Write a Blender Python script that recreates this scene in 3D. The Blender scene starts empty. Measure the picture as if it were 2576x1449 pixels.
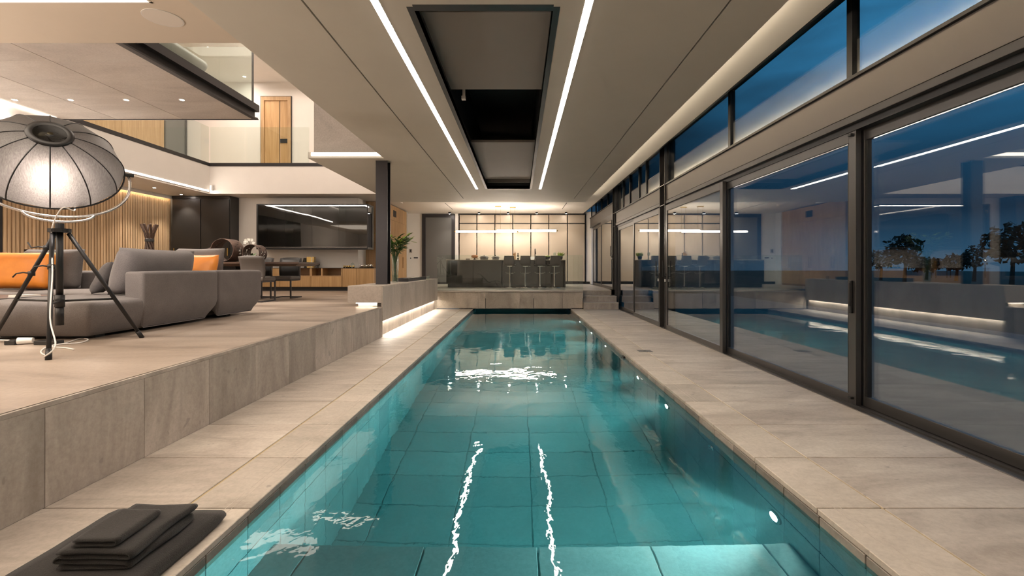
import bpy, bmesh, math, random
from mathutils import Vector, Matrix, Euler, noise
random.seed(7)
PI = math.pi
sc = bpy.context.scene
col = sc.collection
H = 1.17          # eye height above the pool deck
F = 1200.0        # focal length in pixels of the 2576 px wide frame
VX, VY = 1307.0, 673.0

def PX(x, Y): return (x - VX) * Y / F
def PZ(y, Y): return H - (y - VY) * Y / F

# ------------------------------------------------------------------ camera, sky, exposure
cam = bpy.data.cameras.new('camera'); camo = bpy.data.objects.new('camera', cam); col.objects.link(camo)
camo.location = (0, 0, H); camo.rotation_euler = (PI / 2, 0, 0)
cam.sensor_width = 36; cam.lens = 36 * F / 2576
cam.shift_x = (1288 - VX) / 2576; cam.shift_y = -(724.5 - VY) / 2576
cam.clip_end = 500; cam.clip_start = 0.02
sc.camera = camo
sc.view_settings.view_transform = 'Standard'; sc.view_settings.look = 'None'
sc.view_settings.gamma = 1; sc.view_settings.use_curve_mapping = False
sc.view_settings.exposure = 1.65
cy = sc.cycles
cy.max_bounces = 9; cy.diffuse_bounces = 4; cy.glossy_bounces = 4; cy.transmission_bounces = 7
cy.transparent_max_bounces = 20; cy.volume_bounces = 0
cy.caustics_reflective = False; cy.caustics_refractive = False
cy.sample_clamp_indirect = 4.0; cy.blur_glossy = 0.5
cy.use_denoising = True

w = bpy.data.worlds.new('dusk'); sc.world = w; w.use_nodes = True
nt = w.node_tree; nt.nodes.clear()
o_ = nt.nodes.new('ShaderNodeOutputWorld'); b_ = nt.nodes.new('ShaderNodeBackground')
tc = nt.nodes.new('ShaderNodeTexCoord'); sx = nt.nodes.new('ShaderNodeSeparateXYZ')
rp = nt.nodes.new('ShaderNodeValToRGB'); nz = nt.nodes.new('ShaderNodeTexNoise'); mx = nt.nodes.new('ShaderNodeMix')
mp = nt.nodes.new('ShaderNodeMapping'); cr = nt.nodes.new('ShaderNodeValToRGB')
nt.links.new(tc.outputs['Generated'], sx.inputs[0]); nt.links.new(sx.outputs[2], rp.inputs[0])
e = rp.color_ramp.elements
e[0].position = 0.0; e[0].color = (.04, .11, .19, 1)
e[1].position = 1.0; e[1].color = (.04, .21, .44, 1)
for p, c in ((.04, (.028, .08, .145, 1)), (.09, (.010, .030, .06, 1)), (.19, (.015, .065, .13, 1)), (.34, (.045, .24, .47, 1)), (.6, (.055, .30, .58, 1))):
    k = e.new(p); k.color = c
mp.inputs['Scale'].default_value = (2, 2, 9)
nt.links.new(tc.outputs['Generated'], mp.inputs[0]); nt.links.new(mp.outputs[0], nz.inputs['Vector'])
nz.inputs['Scale'].default_value = 1.3; nz.inputs['Detail'].default_value = 5
cr.color_ramp.elements[0].position = .45; cr.color_ramp.elements[1].position = .7
cr.color_ramp.elements[0].color = (0, 0, 0, 1); cr.color_ramp.elements[1].color = (.75, .75, .75, 1)
nt.links.new(nz.outputs['Fac'], cr.inputs[0])
mx.data_type = 'RGBA'; nt.links.new(cr.outputs[0], mx.inputs[0]); nt.links.new(rp.outputs[0], mx.inputs[6])
mx.inputs[7].default_value = (.02, .045, .085, 1)
nt.links.new(mx.outputs[2], b_.inputs[0]); b_.inputs[1].default_value = .42
nt.links.new(b_.outputs[0], o_.inputs[0])

def lamp(name, kind, loc, power, color=(1, .8, .6), rot=(0, 0, 0), **kw):
    l = bpy.data.lights.new(name, kind); l.energy = power; l.color = color
    for k, v in kw.items(): setattr(l, k, v)
    o = bpy.data.objects.new(name, l); o.location = loc; o.rotation_euler = rot; col.objects.link(o)
    return o
WARM = (1, .84, .72)
# unseen area lights added to brighten the double-height void and upper floor
lamp('upper_fill_light', 'AREA', (-4.0, 10.6, 6.8), 62, WARM, shape='RECTANGLE', size=2.2, size_y=3.2)
lamp('gallery_fill_light', 'AREA', (-7.5, 14.1, 6.8), 15, WARM, shape='RECTANGLE', size=5, size_y=.8)
lamp('bridge_fill_light', 'AREA', (-7.0, 6.5, 6.8), 36, WARM, shape='RECTANGLE', size=3, size_y=3)
lamp('side_gallery_fill_light', 'AREA', (-9.4, 11.0, 6.8), 30, WARM, shape='RECTANGLE', size=1, size_y=4)

lamp('living_fill_light', 'AREA', (-6.8, 1.4, 1.6), 130, WARM, rot=(PI, 0, 0), shape='DISK', size=.5)  # added upward fill outside the frame, lifts the cream ceiling

# ------------------------------------------------------------------ materials
def newmat(name):
    m = bpy.data.materials.new(name); m.use_nodes = True
    return m, m.node_tree, m.node_tree.nodes['Principled BSDF']
def plain(name, c, rough=.5, metal=0, spec=.5, **kw):
    m, n, p = newmat(name)
    p.inputs['Base Color'].default_value = (*c, 1); p.inputs['Roughness'].default_value = rough
    p.inputs['Metallic'].default_value = metal; p.inputs['Specular IOR Level'].default_value = spec
    for k, v in kw.items(): p.inputs[k].default_value = v
    return m
def N(n, t, **kw):
    x = n.nodes.new(t)
    for k, v in kw.items(): setattr(x, k, v)
    return x
def coords(n, scale=(1, 1, 1), rand=True, rot=(0, 0, 0)):
    t = N(n, 'ShaderNodeTexCoord'); m = N(n, 'ShaderNodeMapping')
    m.inputs['Scale'].default_value = scale; m.inputs['Rotation'].default_value = rot
    src = t.outputs['Object']
    if rand:
        i = N(n, 'ShaderNodeObjectInfo'); a = N(n, 'ShaderNodeVectorMath', operation='MULTIPLY_ADD')
        cmb = N(n, 'ShaderNodeCombineXYZ')
        for q in range(3): n.links.new(i.outputs['Random'], cmb.inputs[q])
        a.inputs[1].default_value = (37, 23, 51)
        n.links.new(cmb.outputs[0], a.inputs[0]); n.links.new(src, a.inputs[2]); src = a.outputs[0]
    n.links.new(src, m.inputs[0])
    return m.outputs[0]
def ramp(n, fac, stops):
    r = N(n, 'ShaderNodeValToRGB'); el = r.color_ramp.elements
    el[0].position, el[0].color = stops[0][0], (*stops[0][1], 1)
    el[1].position, el[1].color = stops[-1][0], (*stops[-1][1], 1)
    for p, c in stops[1:-1]:
        k = el.new(p); k.color = (*c, 1)
    n.links.new(fac, r.inputs[0]); return r.outputs[0]
def noise_tex(n, vec, scale, detail=4, rough=.55, dist=0):
    t = N(n, 'ShaderNodeTexNoise'); t.inputs['Scale'].default_value = scale; t.inputs['Detail'].default_value = detail
    t.inputs['Roughness'].default_value = rough; t.inputs['Distortion'].default_value = dist
    n.links.new(vec, t.inputs['Vector']); return t.outputs['Fac']
def bump(n, p, h, strength=.2, dist=.01):
    b = N(n, 'ShaderNodeBump'); b.inputs['Strength'].default_value = strength; b.inputs['Distance'].default_value = dist
    n.links.new(h, b.inputs['Height']); n.links.new(b.outputs[0], p.inputs['Normal'])
def mixc(n, a, b, fac, mode='MIX'):
    m = N(n, 'ShaderNodeMix', data_type='RGBA', blend_type=mode)
    if isinstance(fac, float): m.inputs[0].default_value = fac
    else: n.links.new(fac, m.inputs[0])
    for i, v in ((6, a), (7, b)):
        if isinstance(v, tuple): m.inputs[i].default_value = (*v, 1)
        else: n.links.new(v, m.inputs[i])
    return m.outputs[2]

def stone(name, c0, c1, c2, stretch=(1, 1, 1), rot=(0, 0, 0), rough=.5, vary=.12, scale=1.6, spots=True):
    m, n, p = newmat(name)
    v = coords(n, stretch, True, rot)
    a = noise_tex(n, v, scale, 9, .62, .8)
    c = ramp(n, a, [(.32, c0), (.5, c1), (.68, c2)])
    v2 = coords(n)
    f = noise_tex(n, v2, 38, 6, .7)
    c = mixc(n, c, ramp(n, f, [(.3, (.72, .70, .68)), (.6, (1.05, 1.05, 1.05))]), .55, 'MULTIPLY')
    if spots:
        s = noise_tex(n, v2, 9, 3, .5, .5)
        c = mixc(n, c, (.20, .175, .155), ramp(n, s, [(.70, (0, 0, 0)), (.74, (.5, .5, .5))]))
    i = N(n, 'ShaderNodeObjectInfo'); mr = N(n, 'ShaderNodeMapRange')
    mr.inputs[3].default_value = 1 - vary; mr.inputs[4].default_value = 1 + vary
    n.links.new(i.outputs['Random'], mr.inputs[0])
    h = N(n, 'ShaderNodeHueSaturation'); n.links.new(mr.outputs[0], h.inputs['Value']); n.links.new(c, h.inputs['Color'])
    n.links.new(h.outputs[0], p.inputs['Base Color'])
    p.inputs['Roughness'].default_value = rough; p.inputs['Specular IOR Level'].default_value = .4
    bump(n, p, f, .28, .004)
    return m
def wood(name, c0, c1, axis=2, rough=.42, scale=1.0, vary=.1):
    m, n, p = newmat(name)
    s = [16 * scale] * 3; s[axis] = .8 * scale
    a = noise_tex(n, coords(n, tuple(s)), 1.0, 8, .62, 1.4)
    s2 = [70 * scale] * 3; s2[axis] = 2 * scale
    f = noise_tex(n, coords(n, tuple(s2)), 1.0, 4, .6)
    c = ramp(n, a, [(.3, c0), (.68, c1)])
    c = mixc(n, c, ramp(n, f, [(.3, (.75, .72, .68)), (.6, (1, 1, 1))]), .6, 'MULTIPLY')
    i = N(n, 'ShaderNodeObjectInfo'); mr = N(n, 'ShaderNodeMapRange')
    mr.inputs[3].default_value = 1 - vary; mr.inputs[4].default_value = 1 + vary
    n.links.new(i.outputs['Random'], mr.inputs[0])
    h = N(n, 'ShaderNodeHueSaturation'); n.links.new(mr.outputs[0], h.inputs['Value']); n.links.new(c, h.inputs['Color'])
    n.links.new(h.outputs[0], p.inputs['Base Color']); p.inputs['Roughness'].default_value = rough
    bump(n, p, f, .1, .002)
    return m
def fabric(name, c0, c1, scale=220, rough=.95, strength=.35, sheen=.15):
    m, n, p = newmat(name)
    v = coords(n)
    a = noise_tex(n, v, scale, 3, .7); b = noise_tex(n, v, 5, 5, .6)
    c = ramp(n, a, [(.3, c0), (.7, c1)])
    c = mixc(n, c, ramp(n, b, [(.3, (.86, .86, .86)), (.7, (1.06, 1.06, 1.06))]), .8, 'MULTIPLY')
    n.links.new(c, p.inputs['Base Color']); p.inputs['Roughness'].default_value = rough
    p.inputs['Sheen Weight'].default_value = sheen; p.inputs['Specular IOR Level'].default_value = .2
    bump(n, p, a, strength, .003)
    return m
def emit(name, c, s):
    m = bpy.data.materials.new(name); m.use_nodes = True; n = m.node_tree; n.nodes.clear()
    o = N(n, 'ShaderNodeOutputMaterial'); e = N(n, 'ShaderNodeEmission')
    e.inputs[0].default_value = (*c, 1); e.inputs[1].default_value = s; n.links.new(e.outputs[0], o.inputs[0])
    return m
def paint(name, c, rough=.6):
    m, n, p = newmat(name)
    a = noise_tex(n, coords(n), 2.2, 5, .6)
    n.links.new(ramp(n, a, [(.3, tuple(x * .96 for x in c)), (.7, c)]), p.inputs['Base Color'])
    p.inputs['Roughness'].default_value = rough; p.inputs['Specular IOR Level'].default_value = .3
    bump(n, p, noise_tex(n, coords(n), 180, 2), .04, .002)
    return m
def glass(name, tint=(.94, .97, .96), ior=1.5, gain=1.0, wobble=0.0, wscale=1.0):
    m = bpy.data.materials.new(name); m.use_nodes = True; n = m.node_tree; n.nodes.clear()
    o = N(n, 'ShaderNodeOutputMaterial'); t = N(n, 'ShaderNodeBsdfTransparent'); g = N(n, 'ShaderNodeBsdfGlossy')
    t.inputs[0].default_value = (*tint, 1); g.inputs['Roughness'].default_value = 0.0
    f = N(n, 'ShaderNodeFresnel'); geo = N(n, 'ShaderNodeNewGeometry'); mr = N(n, 'ShaderNodeMapRange')
    mr.inputs[3].default_value = ior; mr.inputs[4].default_value = 1 / ior
    n.links.new(geo.outputs['Backfacing'], mr.inputs[0]); n.links.new(mr.outputs[0], f.inputs['IOR'])
    k = N(n, 'ShaderNodeMath', operation='MULTIPLY', use_clamp=True); k.inputs[1].default_value = gain
    n.links.new(f.outputs[0], k.inputs[0])
    if wobble:
        b = N(n, 'ShaderNodeBump'); b.inputs['Strength'].default_value = wobble; b.inputs['Distance'].default_value = .02
        n.links.new(noise_tex(n, coords(n, rand=False), wscale, 1), b.inputs['Height'])
        n.links.new(b.outputs[0], g.inputs['Normal'])
    mi = N(n, 'ShaderNodeMixShader'); n.links.new(k.outputs[0], mi.inputs[0])
    n.links.new(t.outputs[0], mi.inputs[1]); n.links.new(g.outputs[0], mi.inputs[2]); n.links.new(mi.outputs[0], o.inputs[0])
    return m

MAT = {}
MAT['deck'] = stone('deck_stone', (.36, .31, .26), (.48, .425, .365), (.58, .525, .455), (.8, 2.4, 1), rough=.48, vary=.09)
MAT['coping'] = stone('coping_stone', (.38, .335, .28), (.47, .42, .355), (.54, .48, .41), (1, 2, 1), rough=.5, vary=.1)
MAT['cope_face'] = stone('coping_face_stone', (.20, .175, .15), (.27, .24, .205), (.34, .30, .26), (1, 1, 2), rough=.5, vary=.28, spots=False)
MAT['riser'] = stone('riser_stone', (.29, .25, .215), (.38, .335, .29), (.48, .425, .37), (2.2, 2.2, .6), (0.5, 0, 0), rough=.5, vary=.12, scale=1.9)
MAT['live'] = stone('living_floor_stone', (.15, .115, .09), (.35, .285, .23), (.47, .40, .335), (.55, 2.0, 1), (0, 0, .35), rough=.33, vary=0, scale=.75, spots=False)
MAT['plat'] = stone('platform_stone', (.33, .285, .23), (.43, .375, .305), (.52, .46, .38), (1.4, 1, 1), (0, .7, 0), rough=.45, vary=.06, scale=1.3, spots=False)
MAT['bench'] = stone('bench_stone', (.33, .285, .24), (.42, .37, .32), (.50, .45, .39), (1, 1.5, .6), (.9, 0, 0), rough=.45, vary=.05, scale=1.1, spots=False)
MAT['kfloor'] = stone('kitchen_floor_stone', (.42, .38, .33), (.5, .46, .41), (.56, .52, .46), (.6, 1.5, 1), rough=.3, vary=.04, spots=False)
MAT['pooltile'] = stone('pool_stone', (.34, .36, .36), (.40, .42, .42), (.46, .48, .47), (1, 1, 1), rough=.6, vary=.10, spots=False)
MAT['poolgrout'] = plain('pool_grout', (.24, .26, .26), .8)
MAT['concrete'] = stone('concrete', (.42, .385, .35), (.50, .46, .42), (.56, .52, .475), (.6, 1.6, 1), (0, 0, .4), rough=.6, vary=.03, scale=1.2, spots=False)
MAT['grout'] = plain('grout', (.085, .075, .065), .9)
MAT['gold_joint'] = plain('sand_joint', (.42, .32, .16), .6)
MAT['white'] = paint('white_paint', (.80, .77, .73))
MAT['ceil'] = paint('ceiling_paint', (.71, .70, .635))
MAT['ceil_w'] = paint('bright_ceiling_paint', (.80, .76, .70))
MAT['cream'] = paint('cream_ceiling_paint', (.74, .67, .57))
MAT['steel'] = plain('dark_steel', (.045, .043, .046), .42, .55)
MAT['steel_b'] = plain('black_steel', (.012, .012, .013), .4, .3)
MAT['alu'] = plain('anthracite_aluminium', (.075, .072, .07), .33, .6)
MAT['beam'] = plain('painted_beam', (.125, .112, .102), .45, .3)
MAT['black'] = plain('matt_black', (.012, .012, .012), .55)
MAT['lacquer'] = plain('black_lacquer', (.022, .021, .02), .34, .0, .5)
MAT['isl'] = plain('black_glass_front', (.018, .017, .015), .08, 0, .6)
MAT['skypanel'] = paint('grey_roof_panel', (.30, .285, .265))
MAT['oak'] = wood('oak', (.42, .25, .11), (.60, .40, .21), 2)
MAT['oak_h'] = wood('oak_upright_grain', (.40, .235, .095), (.56, .36, .17), 2, scale=.6)
MAT['oak_slat'] = wood('oak_slat', (.54, .38, .22), (.70, .53, .34), 2, vary=.16)
MAT['oak_dark'] = wood('oak_inside', (.22, .13, .06), (.34, .2, .1), 0)
MAT['dwood'] = wood('dark_wood', (.03, .018, .012), (.08, .045, .03), 0)
MAT['rust'] = stone('rusted_steel', (.045, .028, .022), (.085, .052, .04), (.13, .08, .06), rough=.6, vary=.05, scale=6, spots=False)
MAT['fab'] = fabric('grey_wool', (.11, .098, .094), (.20, .182, .174))
MAT['fab_l'] = fabric('lighter_grey_wool', (.13, .119, .116), (.22, .202, .196))
MAT['fab_d'] = fabric('darker_grey_wool', (.075, .069, .069), (.135, .124, .122))
MAT['chair'] = plain('taupe_leather', (.085, .073, .066), .5)  # taupe for the whole chair
MAT['chair_shade'] = plain('shaded_leather', (.012, .012, .012), .4)  # dark tone stands for shade on the chair backs under the table
MAT['towel'] = fabric('dark_towel', (.010, .009, .008), (.028, .025, .022), 300, 1, .9, .2)
MAT['chrome'] = plain('chrome', (.75, .74, .72), .12, 1)
MAT['satin'] = plain('satin_steel', (.55, .53, .52), .25, 1)
MAT['brass'] = plain('brass', (.62, .45, .18), .25, 1)
MAT['kdoor'] = plain('bronze_lacquer_door', (.52, .44, .345), .32, .12, .5)
MAT['frost'] = plain('frosted_grey_glass', (.13, .13, .125), .35, 0, .5)
MAT['whitep'] = plain('white_plastic', (.8, .79, .77), .4)
MAT['pane'] = glass('window_glass', (.93, .955, .96), 1.5, 1.7, .012, .9)
MAT['bal'] = glass('balustrade_glass', (.93, .97, .955), 1.5, 1.0)
MAT['vit'] = glass('vitrine_glass', (.55, .55, .54), 1.5, 1.3, .06, 1.6)
MAT['clear'] = glass('clear_glass', (.9, .95, .93), 1.5, 1.6)
MAT['gedge'] = plain('green_glass_edge', (.10, .28, .22), .2)
MAT['led'] = emit('led_warm', (1, .86, .74), 16)
MAT['led_cove'] = emit('led_cove', (1, .84, .64), 26)
MAT['led_soft'] = emit('led_soft', (1, .78, .56), 5)
MAT['led_dim'] = emit('led_dim', (1, .85, .70), 2.0)
MAT['led_bench'] = emit('led_bench', (1, .88, .74), 14)
MAT['panel_l'] = emit('backlit_ceiling_panel', (1, .83, .66), 1.8)
MAT['tube'] = emit('pendant_tube', (1, .86, .72), 21)
MAT['spot'] = emit('downlight_lens', (1, .88, .78), 130)
MAT['pool_l'] = emit('pool_lamp_lens', (.62, 1, .92), 260)
MAT['bulb'] = emit('bulb', (1, .88, .80), 260)
MAT['far_l'] = emit('far_street_lamp', (1, .85, .6), 6)
MAT['leaf'] = plain('leaf', (.03, .085, .014), .4, **{'Subsurface Weight': 0.0})
MAT['leaf_l'] = plain('young_leaf', (.28, .42, .06), .4)
MAT['leaf_d'] = plain('dark_tree_leaf', (.008, .014, .008), .8)
MAT['petal'] = plain('white_petal', (.8, .78, .72), .5)
MAT['bark'] = plain('bark', (.03, .022, .018), .9)
MAT['lawn'] = plain('dark_lawn', (.012, .018, .010), .95)
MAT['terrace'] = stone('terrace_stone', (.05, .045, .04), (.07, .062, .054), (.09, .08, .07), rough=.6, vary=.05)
MAT['bread'] = plain('bread_crust', (.42, .17, .06), .7)
MAT['pot'] = plain('grey_enamel', (.10, .095, .09), .4)
MAT['lime'] = plain('lime', (.30, .42, .05), .4)
MAT['orange'] = None
m, n, p = newmat('orange_leather')
c_ = ramp(n, noise_tex(n, coords(n), 4, 5), [(.3, (.66, .21, .022)), (.7, (.80, .29, .04))])
n.links.new(c_, p.inputs['Base Color']); p.inputs['Roughness'].default_value = .42
bump(n, p, noise_tex(n, coords(n), 120, 3), .12, .002); MAT['orange'] = m
# lamp shade cloth: dark, silky, lets a little of the bulb through
m, n, p = newmat('shade_cloth')
st = noise_tex(n, coords(n, (150, 150, 22), False), 1.0, 4, .75)
n.links.new(ramp(n, st, [(.3, (.006, .005, .004)), (.7, (.032, .028, .024))]), p.inputs['Base Color'])
p.inputs['Roughness'].default_value = .46; p.inputs['Specular IOR Level'].default_value = .3
bump(n, p, st, .25, .003)
tr = N(n, 'ShaderNodeBsdfTranslucent'); ms = N(n, 'ShaderNodeMixShader'); ms.inputs[0].default_value = .03
n.links.new(ramp(n, st, [(.25, (.45, .38, .33)), (.75, (1, .93, .88))]), tr.inputs[0])
out = n.nodes['Material Output']
n.links.new(p.outputs[0], ms.inputs[1]); n.links.new(tr.outputs[0], ms.inputs[2]); n.links.new(ms.outputs[0], out.inputs[0])
MAT['shade'] = m
# water
m = bpy.data.materials.new('pool_water'); m.use_nodes = True; n = m.node_tree; n.nodes.clear()
out = N(n, 'ShaderNodeOutputMaterial'); g = N(n, 'ShaderNodeBsdfGlass'); g.inputs['IOR'].default_value = 1.33
g.inputs['Roughness'].default_value = 0.0; g.inputs['Color'].default_value = (.97, 1, 1, 1)
va = N(n, 'ShaderNodeVolumeAbsorption'); va.inputs['Color'].default_value = (.10, .72, .77, 1); va.inputs['Density'].default_value = .5
vs_ = N(n, 'ShaderNodeVolumeScatter'); vs_.inputs['Color'].default_value = (.35, .9, .95, 1); vs_.inputs['Density'].default_value = .15; vs_.inputs['Anisotropy'].default_value = .3
ad = N(n, 'ShaderNodeAddShader'); n.links.new(va.outputs[0], ad.inputs[0]); n.links.new(vs_.outputs[0], ad.inputs[1])
n.links.new(g.outputs[0], out.inputs['Surface']); n.links.new(ad.outputs[0], out.inputs['Volume'])
h1 = noise_tex(n, coords(n, (1, .8, 1), False), 2.6, 2, .5, .4)
h2 = noise_tex(n, coords(n, (1.4, 1, 1), False), 14, 2, .5, .3)
h3 = noise_tex(n, coords(n, (.4, .35, 1), False), 1.0, 1)
mm = N(n, 'ShaderNodeMath', operation='MULTIPLY_ADD'); mm.inputs[1].default_value = .10
n.links.new(h2, mm.inputs[0]); n.links.new(h1, mm.inputs[2])
bp = N(n, 'ShaderNodeBump'); bp.inputs['Strength'].default_value = .09; bp.inputs['Distance'].default_value = .05
n.links.new(mm.outputs[0], bp.inputs['Height']); n.links.new(bp.outputs[0], g.inputs['Normal'])
MAT['water'] = m

# ------------------------------------------------------------------ helpers
def wm(o):
    M = Matrix.LocRotScale(o.location, o.rotation_euler, o.scale)
    return wm(o.parent) @ M if o.parent else M
def thing(name, label, cat, loc=(0, 0, 0), rz=0, group=None):
    o = bpy.data.objects.new(name, None); o.empty_display_size = .1; col.objects.link(o)
    o.location = loc; o.rotation_euler = (0, 0, rz)
    o['label'] = label; o['category'] = cat
    if group: o['group'] = group
    return o
def structure(name, loc=(0, 0, 0), label=None):
    o = bpy.data.objects.new(name, None); o.empty_display_size = .1; col.objects.link(o); o.location = loc
    o['kind'] = 'structure'
    if label: o['label'] = label
    return o
def tag(o, label, cat, group=None):
    o['label'] = label; o['category'] = cat
    if group: o['group'] = group
    return o
def obj(name, bm, mat, parent=None, smooth=False, world=True, label=None, kind=None):
    me = bpy.data.meshes.new(name)
    bmesh.ops.recalc_face_normals(bm, faces=bm.faces[:])
    bm.to_mesh(me); bm.free()
    me.materials.append(MAT[mat] if isinstance(mat, str) else mat)
    if smooth:
        for f in me.polygons: f.use_smooth = True
    o = bpy.data.objects.new(name, me); col.objects.link(o)
    if parent is not None:
        if world: me.transform(wm(parent).inverted())
        o.parent = parent
    elif world:
        # put the origin at the base centre of the mesh
        co = [v.co for v in me.vertices]
        lo = Vector([min(c[i] for c in co) for i in range(3)]); hi = Vector([max(c[i] for c in co) for i in range(3)])
        b = Vector(((lo.x + hi.x) / 2, (lo.y + hi.y) / 2, lo.z)); me.transform(Matrix.Translation(-b)); o.location = b
    if label: o['label'] = label
    if kind: o['kind'] = kind
    return o
def struct(name, bm, mat, parent=None, **k):
    o = obj(name, bm, mat, parent, **k)
    if parent is None: o['kind'] = 'structure'
    return o
def B(): return bmesh.new()
def box(bm, x0, x1, y0, y1, z0, z1, bev=0, seg=2):
    r = bmesh.ops.create_cube(bm, size=1)
    vs = r['verts']
    for v in vs:
        v.co = Vector((x0 + (v.co.x + .5) * (x1 - x0), y0 + (v.co.y + .5) * (y1 - y0), z0 + (v.co.z + .5) * (z1 - z0)))
    if bev:
        es = list({e for v in vs for e in v.link_edges})
        bmesh.ops.bevel(bm, geom=es, offset=bev, segments=seg, affect='EDGES', profile=.5, clamp_overlap=True)
    return bm
def bx(*a, **k): return box(B(), *a, **k)
def prism(bm, pts, y0, y1, axis='y'):
    """outline pts (two coordinates) extruded along an axis"""
    def mk(p, t):
        return {'y': (p[0], t, p[1]), 'x': (t, p[0], p[1]), 'z': (p[0], p[1], t)}[axis]
    a = [bm.verts.new(mk(p, y0)) for p in pts]; b = [bm.verts.new(mk(p, y1)) for p in pts]
    bm.faces.new(a); bm.faces.new(b[::-1]); k = len(pts)
    for i in range(k): bm.faces.new((a[i], b[i], b[(i + 1) % k], a[(i + 1) % k]))
    return bm
def cyl(bm, p0, p1, r0, r1=None, seg=16):
    p0, p1 = Vector(p0), Vector(p1); d = p1 - p0
    q = Vector((0, 0, 1)).rotation_difference(d.normalized()).to_matrix().to_4x4()
    bmesh.ops.create_cone(bm, cap_ends=True, segments=seg, radius1=r0, radius2=r0 if r1 is None else r1, depth=d.length,
                          matrix=Matrix.Translation((p0 + p1) / 2) @ q)
    return bm
def tube(bm, pts, r, seg=8, closed=False):
    pts = [Vector(p) for p in pts]; rings = []; k = len(pts); up = None
    rr = r if isinstance(r, (list, tuple)) else [r] * k
    for i, p in enumerate(pts):
        a = pts[(i - 1) % k] if (closed or i > 0) else p; b = pts[(i + 1) % k] if (closed or i < k - 1) else p
        t = (b - a).normalized()
        if up is None:
            up = Vector((0, 0, 1)) if abs(t.z) < .9 else Vector((1, 0, 0))
        s = t.cross(up).normalized(); up = s.cross(t).normalized()
        rings.append([bm.verts.new(p + (s * math.cos(2 * PI * j / seg) + up * math.sin(2 * PI * j / seg)) * rr[i]) for j in range(seg)])
    for i in range(k if closed else k - 1):
        A, Bq = rings[i], rings[(i + 1) % k]
        for j in range(seg): bm.faces.new((A[j], A[(j + 1) % seg], Bq[(j + 1) % seg], Bq[j]))
    if not closed:
        bm.faces.new(rings[0][::-1]); bm.faces.new(rings[-1])
    return bm
def lathe(bm, prof, c=(0, 0, 0), seg=24, M=None):
    rings = []
    for r, z in prof:
        ring = []
        for j in range(seg):
            a = 2 * PI * j / seg
            v = Vector((r * math.cos(a), r * math.sin(a), z))
            if M is not None: v = M @ v
            ring.append(bm.verts.new(v + Vector(c)))
        rings.append(ring)
    for i in range(len(rings) - 1):
        for j in range(seg): bm.faces.new((rings[i][j], rings[i][(j + 1) % seg], rings[i + 1][(j + 1) % seg], rings[i + 1][j]))
    if prof[0][0] > 1e-5 and abs(prof[0][0] - prof[-1][0]) < 1e-6:      # closed ring section
        for j in range(seg): bm.faces.new((rings[-1][j], rings[-1][(j + 1) % seg], rings[0][(j + 1) % seg], rings[0][j]))
    else:
        if prof[0][0] > 1e-5: bm.faces.new(rings[0][::-1])
        if prof[-1][0] > 1e-5: bm.faces.new(rings[-1])
    bmesh.ops.remove_doubles(bm, verts=bm.verts[:], dist=1e-6)
    return bm
def arc(c, r, a0, a1, k, f):
    return [f(c, r, a0 + (a1 - a0) * i / k) for i in range(k + 1)]
def copy_tree(o, parent=None):
    c = o.copy(); col.objects.link(c)
    if parent is not None: c.parent = parent
    for ch in [x for x in bpy.data.objects if x.parent is o]: copy_tree(ch, c)
    return c
def piece(name, me, mat, parent, loc):
    """one piece sharing mesh data with its alike neighbours; loc is in the parent's frame"""
    o = bpy.data.objects.new(name, me); col.objects.link(o); o.parent = parent; o.location = loc
    return o
_cache = {}
def boxmesh(name, sx_, sy_, sz_, mat, bev=.003):
    key = (name, round(sx_, 4), round(sy_, 4), round(sz_, 4), mat)
    if key not in _cache:
        bm = bx(0, sx_, 0, sy_, 0, sz_, bev=bev, seg=1); me = bpy.data.meshes.new(name)
        bm.to_mesh(me); bm.free(); me.materials.append(MAT[mat]); _cache[key] = me
    return _cache[key]
def cushion(w_, h_, d_, M, crease=.5, n=14, puff=.42, wob=.012, seed=0):
    """pillow w x h face (local x, z), thickness d along y, pinched edges; M places it"""
    bm = B(); g = {}
    for s in (-1, 1):
        for i in range(n + 1):
            for j in range(n + 1):
                u, v = 2 * i / n - 1, 2 * j / n - 1
                edge = (1 - abs(u) ** 3.2) * (1 - abs(v) ** 3.2)
                t = max(edge, 0) ** puff
                pin = 1 - .06 * (1 - abs(u)) * abs(v) ** 3 * crease
                pin2 = 1 - .06 * (1 - abs(v)) * abs(u) ** 3 * crease
                nz_ = noise.noise(Vector((u * 1.7 + seed, v * 1.7, s * 2.0 + seed))) * wob * (edge > 0)
                p = Vector((u * w_ / 2 * pin2, s * d_ / 2 * t + s * nz_, v * h_ / 2 * pin + h_ / 2))
                key = (i, j) if (i in (0, n) or j in (0, n)) else (s, i, j)
                if key not in g: g[key] = bm.verts.new(M @ p)
    for s in (-1, 1):
        for i in range(n):
            for j in range(n):
                q = []
                for a, b in ((i, j), (i + 1, j), (i + 1, j + 1), (i, j + 1)):
                    q.append(g[(a, b)] if (a in (0, n) or b in (0, n)) else g[(s, a, b)])
                try: bm.faces.new(q)
                except ValueError: pass
    return bm
def TR(x, y, z, rz=0, rx=0, ry=0): return Matrix.Translation((x, y, z)) @ Euler((rx, ry, rz), 'ZXY'[0:3] if False else 'XYZ').to_matrix().to_4x4()

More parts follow.
